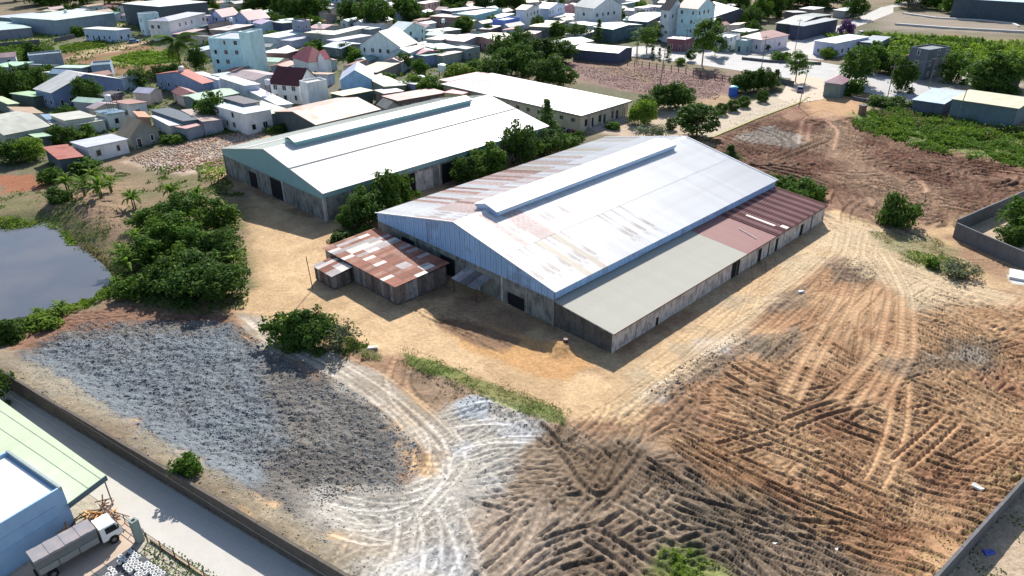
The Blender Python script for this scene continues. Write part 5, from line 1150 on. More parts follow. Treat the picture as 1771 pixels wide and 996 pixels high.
# (corner nearest the viewer, one neighbour, the other neighbour, eaves height, roof kind, rise, wall, roof, label, options)
HT = [
 ((97,37),(72,25),(155,21),6,'mono',.5,'5a7080','c8d8d0','pale mint-roofed factory hall with a slate-blue end wall',dict(cat='factory',win=False)),
 ((50,36),(17,27),(96,26),5,'mono',.5,'4a6068','b8c0d0','pale lavender-roofed factory hall left of the mint-roofed one',dict(cat='factory',win=False)),
 ((-25,56),(-45,42),(48,46),4,'mono',.4,'555a70','b8d0c8','low mint-roofed shed cut by the left edge below the factory',dict(cat='shed',win=False)),
 ((201,54),(145,50),(224,49),4.5,'mono',.4,'7c94b0','e8e4e0','white-roofed shop at the head of the dirt road',dict(cat='shop',rust=None)),
 ((48,96),(32,93),(104,93),5,'flat',0,'4c6478','8898a0','plain slate-blue box building beside the green field',dict(cat='building',win=False)),
 ((20,118),(-6,114),(40,107),3.5,'mono',.4,'8090a8','a8d0b0','small green-roofed house at the left edge',{}),
 ((142,119),(100,116),(150,113),3.5,'mono',.3,'50586c','b8d0c0','small mint-roofed hut above the big blue-walled hall',dict(cat='hut')),
 ((156,113),(150,107),(188,112),4,'flat',0,'54708a','6c8490','teal-blue walled hut right of the mint-roofed hut',dict(cat='hut',win=False)),
 ((95,127),(80,124),(106,121),3,'mono',.3,'707880','d8dcd8','tiny pale-roofed hut left of the mint-roofed hut',dict(cat='hut',win=False)),
 ((88,161),(65,152),(209,136),4.6,'gable',3.4,'46608c','cfcfcb','big blue-walled hall with a broad pale gable roof',dict(cat='hall')),
 ((57,170),(22,163),(86,162),3,'mono',.5,'2c4038','a8c8a0','mint-roofed porch on the left end of the big blue-walled hall',dict(cat='porch',win=False)),
 ((14,182),(-20,170),(35,179),3,'mono',.3,'505a50','c0d4a8','pale green roof at the left edge between trees',dict(cat='shed',win=False)),
 ((6,234),(-45,205),(87,217),4,'gable',1.2,'808078','b8b8ac','wide cream-grey roofed hall at the left edge',dict(cat='hall',ridge='b',win=False)),
 ((112,212),(92,200),(163,200),3.8,'mono',.5,'909080','c0bfb4','cream-roofed house in the middle of the left town',dict()),
 ((86,213),(62,201),(108,211),3,'mono',.3,'506880','7898b0','narrow blue-roofed annex left of the cream-roofed house',dict(cat='annex',win=False)),
 ((100,223),(84,214),(183,207),2.8,'mono',.3,'a0a090','c8c8bc','long pale veranda roof in front of the cream-roofed house',dict(cat='veranda',win=False)),
 ((62,240),(45,232),(90,234),3,'mono',.3,'2c3c40','a8c8a8','small mint roof just above the yellow-green tree',dict(cat='shed',win=False)),
 ((163,189),(143,187),(208,180),4,'gable',.8,'807868','a8989c','tan-walled house with a pinkish grey roof and red ridge',dict()),
 ((183,200),(175,192),(210,191),3.6,'mono',.3,'a0a8a0','6888a0','slate-blue roofed house beside the utility pole',dict()),
 ((150,258),(122,248),(222,240),3.2,'mono',.4,'b0b4c4','c0c4d8','long pale lavender shed above the banana slope',dict(cat='shed')),
 ((101,279),(79,256),(144,269),3,'mono',.4,'2a3c44','a85c48','small hut with an orange rust roof at the plot edge',dict(cat='hut',win=False,rust='7a3828')),
 ((224,238),(208,229),(272,224),3,'gable',3.2,'5c6460','b8a080','tan gable-roofed house with a grey front at the edge of the rubble strip',dict()),
 ((240,206),(228,196),(262,203),3,'mono',.6,'a06848','b88058','small orange-roofed house left of the long white ramp roof',dict()),
 ((293,220),(269,201),(312,214),3,'mono',.4,'788088','dcdcdc','long narrow white roof sloping to the rubble strip',dict(cat='shed',win=False)),
 ((318,213),(288,188),(330,203),3.4,'mono',.5,'3c5464','384858','dark slate roof next to the narrow white roof',dict(cat='shed',win=False)),
 ((350,213),(328,190),(378,204),3.2,'mono',.4,'687080','b09c94','patched pinkish roof of an old tin house',dict(rust='6c5048')),
 ((322,224),(313,217),(352,211),2.8,'mono',.2,'586878','c89c98','strip of red and white tin in front of the patched house',dict(cat='shack',win=False)),
 ((350,145),(263,129),(373,141),4.2,'gable',2.2,'4c6890','c06c5c','blue-walled hall with a red roof and arched end windows',dict(cat='hall',ridge='b')),
 ((376,140),(342,125),(388,136),4,'mono',.3,'8090a0','e8ecec','white roof touching the red-roofed hall',dict(cat='house',win=False)),
 ((391,136),(377,128),(412,128),4,'mono',.3,'808890','b8c4c8','grey-blue roof below the four-storey building',dict(win=False)),
 ((423,150),(384,134),(446,144),5,'mono',.3,'8c98a4','dcdcd8','light grey box house with a white roof',dict()),
 ((440,139),(416,126),(468,127),4.2,'gable',.8,'909094','a8989a','grey-pink roofed house at the foot of the four-storey building',dict(win=False)),
 ((342,175),(312,166),(415,161),4,'gable',.6,'485c58','b0c8b0','wide mint-roofed house left of the dark town tree',dict(ridge='b',win=False)),
 ((423,200),(391,174),(438,186),5,'mono',.4,'b8ccd0','c8d8dc','white house with stacked balconies beside the dark tree',dict(storeys=2)),
 ((422,182),(398,168),(440,174),5.6,'mono',.3,'687078','4c4850','dark slate roof behind the white balcony house',dict(win=False)),
 ((445,203),(426,180),(482,187),3.6,'mono',.3,'506464','cfd0b8','broad cream-mint roof at the corner of the cream-roofed warehouse lot',dict(win=False)),
 ((480,184),(440,152),(494,177),3.4,'mono',.3,'a8a8a0','cccce0','long white lean roof beside the maroon-roofed house',dict(win=False)),
 ((416,67),(358,66),(456,55),12.,'flat',0,'6ca0dc','a8b0b8','four-storey pale blue building with many small windows',dict(cat='building',storeys=4,wside=None)),
 ((430,56),(413,55),(452,50),14.5,'flat',0,'78a8d8','a8b0b8','pale rooftop room standing behind the four-storey facade',dict(cat='building',win=False)),
 ((245,24),(238,22),(273,21),9,'flat',0,'88a4a8','a0a8ac','pale teal block behind the white villa at the far left',dict(cat='building',storeys=2)),
 ((292,37),(273,33),(335,22),8,'hip',1.,'b0c0e0','a0a4b4','white villa with a balcony left of the red-roofed houses',dict(cat='villa',storeys=2)),
 ((276,14),(240,5),(336,2),9,'mono',.6,'2c3a44','e0e4ec','huge far hall with a white roof and dark wall behind the villa',dict(cat='hall',win=False)),
 ((352,30),(344,28),(368,26),6,'mono',.5,'7c84b0','8c8ca0','narrow lavender house between villa and red roofs',dict(storeys=2)),
 ((384,30),(368,28),(410,24),5.5,'gable',3.,'6c88b8','b08088','left one of the two far blue houses with dusty red roofs',dict(ridge='b')),
 ((430,35),(410,29),(464,30),5.5,'gable',3.,'6c84b0','b07c80','right one of the two far blue houses with dusty red roofs',dict(ridge='b')),
 ((392,54),(378,50),(424,42),4,'mono',.4,'605c60','e0d4cc','pale tin roof behind the four-storey building',dict(rust='a07868')),
 ((395,64),(380,60),(424,54),3,'mono',.2,'504850','e8e0dc','bright patched tin roof touching the four-storey building',dict(win=False)),
 ((322,60),(312,57),(338,50),3,'mono',.2,'503c3c','c0a8a4','small pinkish tin roof in front of the white villa',dict(win=False)),
 ((336,50),(328,47),(344,42),3,'mono',.2,'506060','c4dcd0','small mint tin roof beside the lavender house',dict(win=False)),
 ((452,42),(440,38),(480,38),5,'gable',1.,'7c98a8','c8b8d0','pale teal building right of the far red roofs',dict()),
 ((488,42),(481,38),(506,37),5,'mono',.5,'283850','b0b8b0','dark navy shed with a pale roof',dict(win=False)),
 ((520,37),(504,34),(536,35),8,'flat',0,'5c607c','686878','tall purple-grey block beside the navy shed',dict(cat='building')),
 ((481,67),(476,60),(516,52),3.6,'mono',.4,'90a0a8','d4e8dc','long mint-white roof left of the field strip',dict(win=False)),
 ((505,72),(480,69),(533,63),2.8,'mono',.3,'808498','a8a8bc','low lavender-grey roof under the mint-white one',dict(win=False)),
 ((562,60),(532,57),(576,53),4,'mono',.5,'707468','d8d0b8','cream roof in the row above the villa with red roof',dict()),
 ((578,62),(572,58),(622,45),4,'mono',.4,'848078','d8cfc0','long cream roof pointing away, right of the cream one',dict(win=False)),
 ((560,50),(544,46),(576,43),4,'gable',.8,'707078','b89498','pinkish roof in the far row left of the cream roofs',dict(win=False)),
 ((584,73),(576,69),(634,60),3.4,'mono',.4,'787c90','b4b0d0','long lavender roof above the mint one',dict(win=False)),
 ((590,84),(562,79),(624,75),3.6,'gable',.8,'3c5454','c8d4e4','pale blue-mint roof behind the red-roofed villa',dict()),
 ((532,108),(497,100),(577,103),5.4,'hip',3.8,'c0ccc4','a85058','white villa with steep red hipped roofs and a round window',dict(cat='villa',storeys=1)),
 ((562,103),(545,104),(577,100),6.0,'gable',2.6,'c8c8c8','a04050','front bay of the villa with its own steep red gable',dict(cat='villa',ridge='b',win=True)),
 ((496,94),(460,90),(505,86),4.4,'mono',.4,'602c28','e8e0dc','dark red walled house with a white flat roof',dict()),
 ((694,83),(632,75),(708,73),6.4,'gable',5.,'88b0d8','a8a094','tall grey gabled house with two storeys of small windows',dict(ridge='b',storeys=2)),
 ((708,92),(684,88),(722,80),5,'gable',1.5,'88a0b0','9c968c','lower wing of the tall grey gabled house',dict(ridge='b')),
 ((695,55),(676,51),(728,46),6,'gable',2.6,'7cb0dc','d8e4ec','sky-blue gabled house with a white roof',dict(ridge='a')),
 ((724,94),(708,82),(744,86),4,'gable',.8,'a85868','b07884','pinkish-red walled house below the sky-blue one',dict()),
 ((735,99),(722,93),(754,91),3.5,'mono',.4,'5c6898','50988c','small blue house with a teal roof at the hedge',dict()),
 ((756,87),(740,78),(786,80),4,'mono',.4,'5c7474','90c0b0','wide mint-teal roof above the hedge',dict(win=False)),
 ((806,85),(785,79),(819,79),4,'flat',0,'687478','707880','grey flat house with a white roof rim',dict()),
 ((765,98),(752,92),(785,88),3.2,'mono',.3,'788078','b09c90','brownish tin roof directly above the hedge',dict(win=False,rust='8c6450')),
 ((763,71),(745,67),(785,60),4,'mono',.4,'70706c','d0c8b0','cream roof right of the sky-blue house',dict(win=False)),
 ((803,72),(785,66),(826,60),4,'gable',.7,'787078','d8b8c8','pale pink roof in the middle of the town',dict(win=False)),
 ((862,72),(826,60),(884,63),4,'gable',.8,'985c50','d4d4b4','cream roof with a brick gable at the dark grove',dict(ridge='b')),
 ((757,57),(738,53),(796,50),3.4,'mono',.4,'505850','a8c0b4','long dull green roof behind the cream ones',dict(win=False)),
 ((787,32),(751,28),(800,24),4,'mono',.5,'745048','a07c74','brown-roofed house with an orange base',dict()),
 ((780,21),(776,17),(828,12),5,'mono',.4,'443c60','687080','long dark purple building at the far edge',dict(win=False)),
 ((822,26),(808,20),(838,14),5,'flat',0,'5c9498','88a0a4','teal house right of the dark purple building',dict()),
 ((865,33),(848,31),(882,23),4,'mono',.4,'4878a8','d0dcc0','cream-green roof before the bright blue house',dict(win=False)),
 ((872,35),(856,32),(894,30),5,'flat',0,'2c5cb4','3c80d0','bright royal-blue house at the edge of the grove',dict()),
 ((735,8),(722,6),(752,1),6,'mono',.5,'b07460','d8ccc0','orange-brick house under a pale far roof',dict()),
 ((668,15),(652,9),(682,8),4.5,'gable',1.,'8098a4','b8c4cc','pale far house above the sky-blue one',dict()),
 ((655,13),(622,9),(672,8),4,'mono',.3,'88989c','c8d8d8','long pale far roof left of the sky-blue house',dict(win=False)),
 ((585,-4),(560,-8),(608,-8),6,'flat',0,'709ca4','8090a0','teal and violet block at the top edge',dict(cat='building')),
 ((910,17),(896,15),(926,10),8,'gable',1.2,'b8c4c8','b0988c','narrow white two-storey house right of the blue house',dict(storeys=2)),
 ((950,15),(937,12),(963,6),7,'gable',1.5,'7c94c0','8890a8','pale blue house next to the brick one',dict(storeys=2)),
 ((965,10),(958,7),(988,7),6,'flat',0,'9c5860','886468','dusty red brick house behind the white roofs',dict(storeys=2)),
 ((980,31),(960,27),(993,24),3,'mono',.3,'706870','ecdcdc','white and pink low roof below the brick house',dict(win=False)),
 ((950,49),(924,45),(962,36),4,'mono',.5,'505858','d8c890','cream-yellow roof at the right end of the grove',dict(win=False)),
 ((1028,15),(1008,9),(1062,7),9,'gable',4.,'a8b8d4','909ca4','pale blue villa with pointed gables at the top edge',dict(cat='villa',storeys=2)),
 ((1020,46),(1005,39),(1042,37),4,'mono',.4,'8c8888','c8ccd0','long whitish roof below the pointed villa',dict()),
 ((1060,51),(1050,44),(1088,40),5,'gable',.8,'284854','a8ccb8','dark teal house with a mint roof',dict(win=False)),
 ((1085,51),(1070,45),(1097,45),4,'mono',.3,'602c50','c8dce0','small magenta-walled shop with a pale awning',dict(cat='shop')),
 ((968,83),(945,74),(1006,68),3.6,'gable',.8,'687878','8c9898','sloping slate-grey roof left of the big white shed',dict(ridge='b',win=False)),
 ((1070,92),(992,84),(1090,81),3.6,'gable',.8,'283050','e8ecec','big white-roofed shed at the corner of the rubble field',dict(cat='shed',ridge='a',win=False)),
 ((1120,38),(1092,32),(1153,22),6,'gable',1.4,'30344c','606878','dark slate-roofed house block left of the striped villa',dict()),
 ((1150,40),(1128,40),(1158,32),5,'mono',.4,'806868','a89890','brown-fronted house under the striped villa',dict()),
 ((1112,16),(1100,14),(1130,10),6,'mono',.5,'9c8ca0','ecdce4','white-roofed house left of the striped villa',dict()),
 ((1158,18),(1150,15),(1176,14),12,'gable',4.,'98a0a4','30343c','slim villa with a steep black-edged gable',dict(cat='villa',storeys=3)),
 ((1207,16),(1176,12),(1232,9),13,'gable',3.5,'6c9ce4','b89c94','tall pale blue house with a blank right wall',dict(storeys=4,wside=None)),
 ((1185,71),(1153,68),(1201,63),4,'mono',.5,'6c2838','b8a8b0','low maroon-walled roadside shop',dict(cat='shop')),
 ((1232,30),(1228,16),(1296,22),4.6,'gable',3.2,'303444','e8e0e8','dark gabled warehouse with a white roof behind the tall pale blue house',dict(cat='warehouse',win=False)),
 ((1290,57),(1272,53),(1302,50),3,'mono',.3,'606868','d8e4d8','small white roof left of the pink-roofed corner house',dict(win=False)),
 ((1318,69),(1297,62),(1347,58),4.5,'hip',1.8,'a898a0','c89c94','pink-roofed corner house at the road junction',dict()),
 ((1262,65),(1238,62),(1276,58),5,'flat',0,'a8bcc0','b8c4c8','pale grey house hidden behind the roadside trees',dict(storeys=2)),
 ((1290,70),(1280,67),(1298,64),4.4,'flat',0,'6c9090','889c9c','small teal house left of the pink-roofed corner house',dict()),
 ((1372,23),(1363,20),(1390,20),5,'mono',.4,'503c40','d8dcd8','brown-walled hut with a white roof behind the dark halls',dict(win=False)),
 ((1408,18),(1388,15),(1416,12),5,'mono',.4,'706050','d0e0dc','mint-white roof behind the dark halls',dict(win=False)),
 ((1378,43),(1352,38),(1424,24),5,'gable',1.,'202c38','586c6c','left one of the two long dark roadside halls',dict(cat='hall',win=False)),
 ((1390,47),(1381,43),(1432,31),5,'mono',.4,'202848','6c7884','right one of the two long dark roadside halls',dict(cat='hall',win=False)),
 ((1462,20),(1456,17),(1473,11),3,'mono',.3,'707878','d0dcd8','small pale roof among trees above the side road',dict(win=False)),
 ((1445,77),(1434,70),(1473,60),4.5,'mono',.4,'8c90b4','d0dce4','lavender roadside house below the purple bush',dict()),
 ((1518,77),(1495,72),(1522,62),3.4,'mono',.4,'384850','7c8898','grey-roofed hut in the green scrub',dict(cat='hut',win=False)),
 ((1850,12),(1646,1),(1880,-4),7.5,'mono',.8,'1c3444','a8c8d8','huge dark teal factory hall at the upper right corner',dict(cat='factory',win=False)),
 ((1608,86),(1583,80),(1634,79),9,'flat',0,'3c4854','5c6870','unfinished dark grey three-storey building right of the scrub',dict(cat='building',storeys=3)),
 ((1598,99),(1568,95),(1612,92),5.5,'flat',0,'70343c','d89878','brick-red block with an orange roof slab below the unfinished building',dict(cat='building')),
 ((1633,182),(1578,173),(1664,158),3.2,'mono',.3,'2c3c50','a8bcd8','pale blue roadside shed roof left of the cream one',dict(cat='shed',win=False)),
 ((1762,190),(1642,174),(1798,171),4.8,'mono',.3,'34525c','c8c4a4','long cream-roofed shed with teal wall behind the green scrub',dict(cat='shed',win=False)),
 ((1457,146),(1424,142),(1472,138),4,'hip',1.6,'4c6058','c89ca0','gatehouse with a faded pink hipped roof and green base',dict(cat='gatehouse',win=False)),
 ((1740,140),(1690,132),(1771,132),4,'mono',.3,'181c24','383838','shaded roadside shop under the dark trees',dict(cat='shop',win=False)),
 ((546,216),(476,192),(656,188),4.2,'gable',1.6,'2c3c40','c8b4a8','shed with pale rust-striped roof behind the cream-roofed warehouse',dict(cat='shed',ridge='b',rust='b07860',win=False)),
 ((517,149),(470,143),(545,136),5.2,'gable',4.,'b0b0d0','5c2024','white house with a steep dark maroon roof',dict(ridge='a')),
 ((531,143),(517,139),(565,137),7,'flat',0,'c0b8bc','c0c0bc','blank off-white block attached to the maroon-roofed house',dict(win=False)),
 ((586,140),(551,128),(626,147),4,'gable',3.,'4888d0','b8c4dc','bright blue gabled house with a pale roof',dict(ridge='a')),
 ((593,168),(577,161),(641,155),3.6,'mono',.3,'1c3c38','d0cca0','dark green walled box with a cream-yellow roof',dict(win=False)),
 ((652,128),(624,122),(672,108),3.6,'mono',.5,'605850','b8a890','tan-roofed house below the grey gabled house',dict(win=False)),
 ((664,152),(625,131),(702,146),3.4,'mono',.4,'606858','c0c4a4','olive-cream roof under the tan-roofed house',dict(win=False)),
 ((718,147),(688,141),(727,142),3.4,'mono',.2,'585c90','dce0ec','small violet-walled hut with a white roof',dict(cat='hut',win=False)),
 ((664,163),(652,156),(696,156),3,'mono',.2,'785c58','e8dcd8','white tin roof with a red corner behind the rust-pink roof',dict(win=False,rust='c08080')),
 ((688,177),(668,167),(768,158),3.4,'mono',.4,'5c4438','b08480','long rust-pink roof behind the cream-roofed warehouse',dict(rust='8c5048')),
 ((668,189),(658,180),(690,183),3,'gable',1.6,'7c7c74','8c8c84','small grey A-frame roof peeping over the cream-roofed warehouse',dict(win=False)),
 ((775,143),(768,138),(838,125),4,'mono',.3,'a89048','b87c84','faded red roof strip behind the office block',dict(win=False,rust='9c6468')),
 ((800,165),(770,160),(812,156),3.6,'mono',.3,'b89c50','b86c6c','yellow-walled outhouse with a red roof at the left end of the office block',dict(cat='outhouse')),
 ((640,52),(626,50),(652,47),3.5,'mono',.3,'606c74','b0c0c4','small grey roof left of the sky-blue house',dict(win=False)),
 ((700,70),(690,67),(716,64),3,'mono',.3,'486878','a0c0d0','low pale roof in front of the sky-blue house',dict(win=False)),
 ((742,78),(728,74),(752,72),3,'mono',.3,'787878','c8ccd4','light tin roof between sky-blue and cream houses',dict(win=False)),
 ((848,52),(832,50),(862,44),3.2,'mono',.3,'604850','a89ca0','dusty low roof before the royal-blue house',dict(win=False)),
 ((1008,62),(985,58),(1020,52),3,'mono',.3,'707474','b4b8bc','pale low roof behind the conifer',dict(win=False)),
 ((925,60),(905,58),(935,52),3,'mono',.3,'806c64','c8a898','small salmon roof inside the grove',dict(win=False)),
 ((1170,36),(1160,33),(1182,28),5,'flat',0,'587068','708078','green-fronted terrace house beside the tall pale blue house',dict()),
 ((180,170-2),(166,164),(205,158),2.6,'mono',.2,'503c44','505058','low dark lean-to right of the big blue-walled hall',dict(win=False)),
]
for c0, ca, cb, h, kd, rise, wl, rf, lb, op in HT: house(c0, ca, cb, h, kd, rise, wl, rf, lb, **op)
# low tin roofs and small trees that fill the gaps between the houses above
def proj(p, z=0):
    d = np.array([p[0], p[1], z-CAMH]); w_ = d @ _fw; return 885.5+FPX*(d @ _r)/w_, 498-FPX*(d @ _u)/w_
fl = random.Random(77); USED = set()
def beside(p, what):
    x, y = proj(p); best = sorted(HC[:NH], key=lambda q: math.hypot(q[0]-p[0], q[1]-p[1]))
    for q in best[:14]:
        hx, hy = proj(q[:2]); dx, dy = x-hx, (y-hy)*2.2
        pos = ('right of' if dx > 0 else 'left of') if abs(dx) > abs(dy) else ('in front of' if dy > 0 else 'behind')
        lb = what+' '+pos+' the '+q[4].replace('the ', '')
        lb = ' '.join(lb.split()[:16]).rstrip(',')
        while lb.split()[-1] in ('a', 'the', 'of', 'with', 'and', 'in', 'on', 'at', 'beside', 'behind', 'one', 'by', 'under', 'below'): lb = ' '.join(lb.split()[:-1])
        if lb not in USED: USED.add(lb); return lb
    return None
NH = len(HC)
TOWN = [at(*q) for q in [(-30, 60), (120, 20), (260, 14), (560, 6), (900, -2), (1240, 10), (1330, 60), (1220, 70), (1080, 66), (990, 74), (900, 62), (830, 75), (740, 100), (690, 160), (480, 200), (330, 210), (180, 245), (0, 262)]]
FIELDS = [[at(*q) for q in z_] for z_ in ([(85, 95), (250, 68), (320, 85), (335, 132), (200, 138), (90, 110)], [(-60, 55), (160, 44), (240, 40), (240, 50), (185, 85), (90, 96), (-60, 118)], [(90, 92), (200, 100), (200, 112), (110, 108)])]
cols_ = [('brick-red', '985848'), ('red-brown', '84504a'), ('dull grey', '7c8080'), ('tan', 'a89070'), ('rusty', '946050'), ('slate', '687078'), ('teal', '6c9c98'), ('mint', 'b4d0c0'), ('cream', 'd4ccb0'), ('white', 'dcdcdc'), ('lavender', 'b8b8cc'), ('rusty', 'a07468'), ('grey', '909898'), ('pink', 'c0a0a0'), ('pale blue', 'a0b8cc')]
xs_ = [q[0] for q in TOWN]; ys_ = [q[1] for q in TOWN]; cnt = 0
for _ in range(9000):
    p = np.array([fl.uniform(min(xs_), max(xs_)), fl.uniform(min(ys_), max(ys_))])
    P1 = (np.array([p[0]]), np.array([p[1]]))
    if poly_sd(*P1, TOWN)[0] < 1 or any(poly_sd(*P1, f)[0] > -5 for f in FIELDS): continue
    L, Wd = fl.uniform(5.5, 11), fl.uniform(4.5, 7); rad = math.hypot(L, Wd)/2
    if any(math.hypot(q[0]-p[0], q[1]-p[1]) < (q[2]+rad)*.74 for q in HC): continue
    nq = min(HC[:NH], key=lambda q: math.hypot(q[0]-p[0], q[1]-p[1])); t = nq[3]+fl.choice([0, math.pi/2])+fl.gauss(0, .06)
    cn_, cx_ = fl.choice(cols_); lb = beside(p, 'low '+cn_+' tin roof')
    if not lb: continue
    u = np.array([math.cos(t), math.sin(t)]); v = np.array([-u[1], u[0]]); o_ = p-u*L/2-v*Wd/2
    house(o_, o_+u*L, o_+v*Wd, fl.uniform(2.7, 3.8), fl.choice(['mono', 'gable', 'gable']), fl.uniform(.4, 1.3), fl.choice(['707880', 'a08878', '8890a0', '688488', '80706c', '9ca0a4']), cx_, lb, world=True, group='low tin roofs filling the town', win=fl.random() < .5, rust='8c6458' if cn_ in ('rusty', 'tan') else None); cnt += 1
    if cnt >= 170: break
for o in FARB: o['label'] = beside(np.array([o.location[0], o.location[1]]), 'dark outer tree') or far_lbl
for o in DISTANT: o['label'] = beside(np.array([o.location[0], o.location[1]]), 'tall far tree') or 'far tree among the distant roofs'
tc_ = 0
for _ in range(9000):
    p = np.array([fl.uniform(min(xs_), max(xs_)), fl.uniform(min(ys_), max(ys_))]); P1 = (np.array([p[0]]), np.array([p[1]]))
    if poly_sd(*P1, TOWN)[0] < -2 or any(poly_sd(*P1, f)[0] > -2 for f in FIELDS): continue
    if any(math.hypot(q[0]-p[0], q[1]-p[1]) < q[2]*.95+1.6 for q in HC): continue
    k_ = fl.choice(['broad', 'broad2', 'broad3', 'bush', 'bushd', 'lite']); hh = fl.uniform(3, 6.5)
    lb = beside(p, {'bush': 'small bush', 'bushd': 'dark bush', 'lite': 'light green tree'}.get(k_, 'small tree'))
    if not lb: continue
    tree(k_, p[0], p[1], hh, hh*fl.uniform(1., 1.4), lb, 'small trees between the town houses', z=0, px=False); tc_ += 1
    if tc_ >= 120: break

# --- street furniture, tanks, vehicles, walls
POLE = plain('weathered_pole', (.16, .15, .14), .9, .2, 2)
def pole(x, y, h, label, lean=0., arm=True, r=.13):
    p = at(x, y); o = empty('utility_pole', (p[0], p[1], 0), 0, label, 'utility pole')
    mb = MB(); mb.tube([(0, 0, -.3), (lean*.5, 0, h*.5), (lean, 0, h)], [r, r*.85, r*.65], 8); mb.build('pole_shaft', POLE, o)
    if arm:
        mb = MB(); mb.box(lean-1., lean+1., -.05, .05, h-.75, h-.62); a = mb.build('cross_arm', POLE, o)
        for u in (-.9, -.45, .45, .9):
            mb = MB(); mb.tube([(lean+u, 0, h-.62), (lean+u, 0, h-.45)], .05, 6); mb.build('insulator', plain('insulator', (.5, .45, .4), .4, .1), a)
    return np.array([p[0]+lean, p[1], h-.5])
pa = pole(1140, 159, 12.5, 'tall leaning pole at the near edge of the rubble field', .8, True, .16)
pb = pole(1381, 186, 11, 'pole with a junction box beside the entrance lane', .9)
pc = pole(1652, 214, 8.5, 'dark pole in the green scrub before the cream-roofed shed', .6, False)
pd = pole(1316, 122, 11, 'pole on the near road edge behind the lane trees', .2)
pe = pole(1374, 93, 12, 'pole on the traffic island', .1); pf = pole(1184, 106, 11, 'pole on the road edge above the rubble field', 0)
pg = pole(1102, 100, 11, 'pole at the right end of the big white-roofed shed'); ph = pole(28, 152, 9, 'pale pole among the trees at the left', 0, False)
pi_ = pole(212, 214, 8, 'pole beside the slate-blue roofed house'); pj = pole(1535, 168, 9, 'pole between the roadside trees left of the pale blue shed'); pk_ = pole(1606, 152, 9, 'pale pole in front of the brick-red block')
pl_ = pole(157, 42, 12, 'thin pole in front of the dark far trees', 0, False); pm_ = pole(1100, 104, 9, 'second pole near the right end of the big white-roofed shed', 0, False)
def wire(a, b, sag=.8, name='overhead_wire', label=None, r=.02):
    mb = MB(); a = np.array(a); b = np.array(b); pts = [tuple(a+(b-a)*t-np.array([0, 0, sag*4*t*(1-t)])) for t in np.linspace(0, 1, 12)]
    mb.tube(pts, r, 4, cap=False); tag(mb.build(name, MATS.get('cable') or plain('cable', (.03, .03, .03), .7, 0)), label, 'cable')
wire(pj, pk_, .6, label='cable between the two roadside poles left of the pale blue shed', r=.04); wire(pd, pf, .9, label='cable along the road edge above the rubble field', r=.04)
wa, wb = wf(-30, -1.2), wf(75, -3.4); wire((*wa, 6.5), (*wb, 6.5), .9, label='black wire over the concrete lane, the one nearer the boundary wall'); wa, wb = wf(-30, -3.2), wf(75, -4.3); wire((*wa, 6.2), (*wb, 6.2), .9, label='black wire over the concrete lane, the one nearer the green awning')
# fence posts at the road edge of the rubble field
pr = [at(1085+i*12.6, 112+i*1.75+(.4*i if i > 8 else 0)) for i in range(15)]
fe = empty('post_fence', (*pr[0], 0), 0, 'rickety post fence between rubble field and road', 'fence')
for a in pr: mb = MB(); d = a-pr[0]; mb.box(d[0]-.12, d[0]+.12, d[1]-.12, d[1]+.12, 0, 1.9); mb.build('fence_post', plain('brown_post', (.17, .10, .08), .9, .3, 2), fe)
for a, b in zip(pr[:-1], pr[1:]):
    for z_ in (.7, 1.5): mb = MB(); a_, b_ = a-pr[0], b-pr[0]; mb.tube([(*a_, z_), (*b_, z_)], .07, 4); mb.build('rail', MATS['brown_post'], fe)
p = at(1267, 166); o = empty('water_tank', (*p, 0), .3, 'blue cylindrical tank at the corner of the rubble field', 'water tank')
mb = MB(); mb.tube([(0, 0, 0), (0, 0, 2.5)], 1.25, 20); mb.build('tank_body', plain('tank_blue', (.03, .12, .48), .4, .1), o)
mb = MB(); mb.tube([(0, 0, 2.5), (0, 0, 2.8), (0, 0, 2.95)], [1.3, .9, .3], 20); mb.build('lid', plain('tank_lid', (.10, .42, .58), .4, .1), o)
for (x, y, h, lb) in ((766, 146, 4.2, 'white water tank on a steel stand above the hedge trees'), (729, 158, 2.6, 'low white water tank among the light green trees'), (866, 24, 2, 'white rooftop tank'),):
    if y < 40: continue
    p = at(x, y); o = empty('water_tank', (*p, 0), 0, lb, 'water tank')
    mb = MB(); mb.tube([(0, 0, h), (0, 0, h+1.8), (0, 0, h+2.1)], [1.3, 1.3, .6], 16); mb.build('tank_body', plain('tank_white', (.62, .68, .68), .4, .1), o)
    for u, v in ((-1, -1), (1, -1), (1, 1), (-1, 1)): mb = MB(); mb.box(u*.9-.07, u*.9+.07, v*.9-.07, v*.9+.07, 0, h); mb.build('leg', POLE, o)
for (x, y, rz, cl, lb) in ((988, 231, .6, (.5, .06, .08), 'red motorbike parked at the near office corner'), (978, 229, .7, (.55, .60, .68), 'white motorbike parked left of the red one')):
    p = at(x, y); o = empty('motorbike', (*p, 0), rz, lb, 'motorbike', 'motorbikes at the office corner')
    m_ = plain('bike_%d' % int(cl[0]*100), cl, .3, .05); mb = MB(); mb.prism([(-.55, .55), (-.1, .45), (.25, .5), (.5, .95), (.35, 1.0), (.1, .72), (-.6, .8)], 'y', -.14, .14); mb.build('body', m_, o)
    for u in (-.62, .62): mb = MB(); mb.tube([(u, -.05, .3), (u, .05, .3)], .3, 14); mb.build('wheel', DARK, o)
    mb = MB(); mb.box(-.6, .05, -.15, .15, .8, .9); mb.build('seat', DARK, o); mb = MB(); mb.tube([(.42, -.35, 1.08), (.42, .35, 1.08)], .03, 6); mb.build('handlebar', POLE, o)
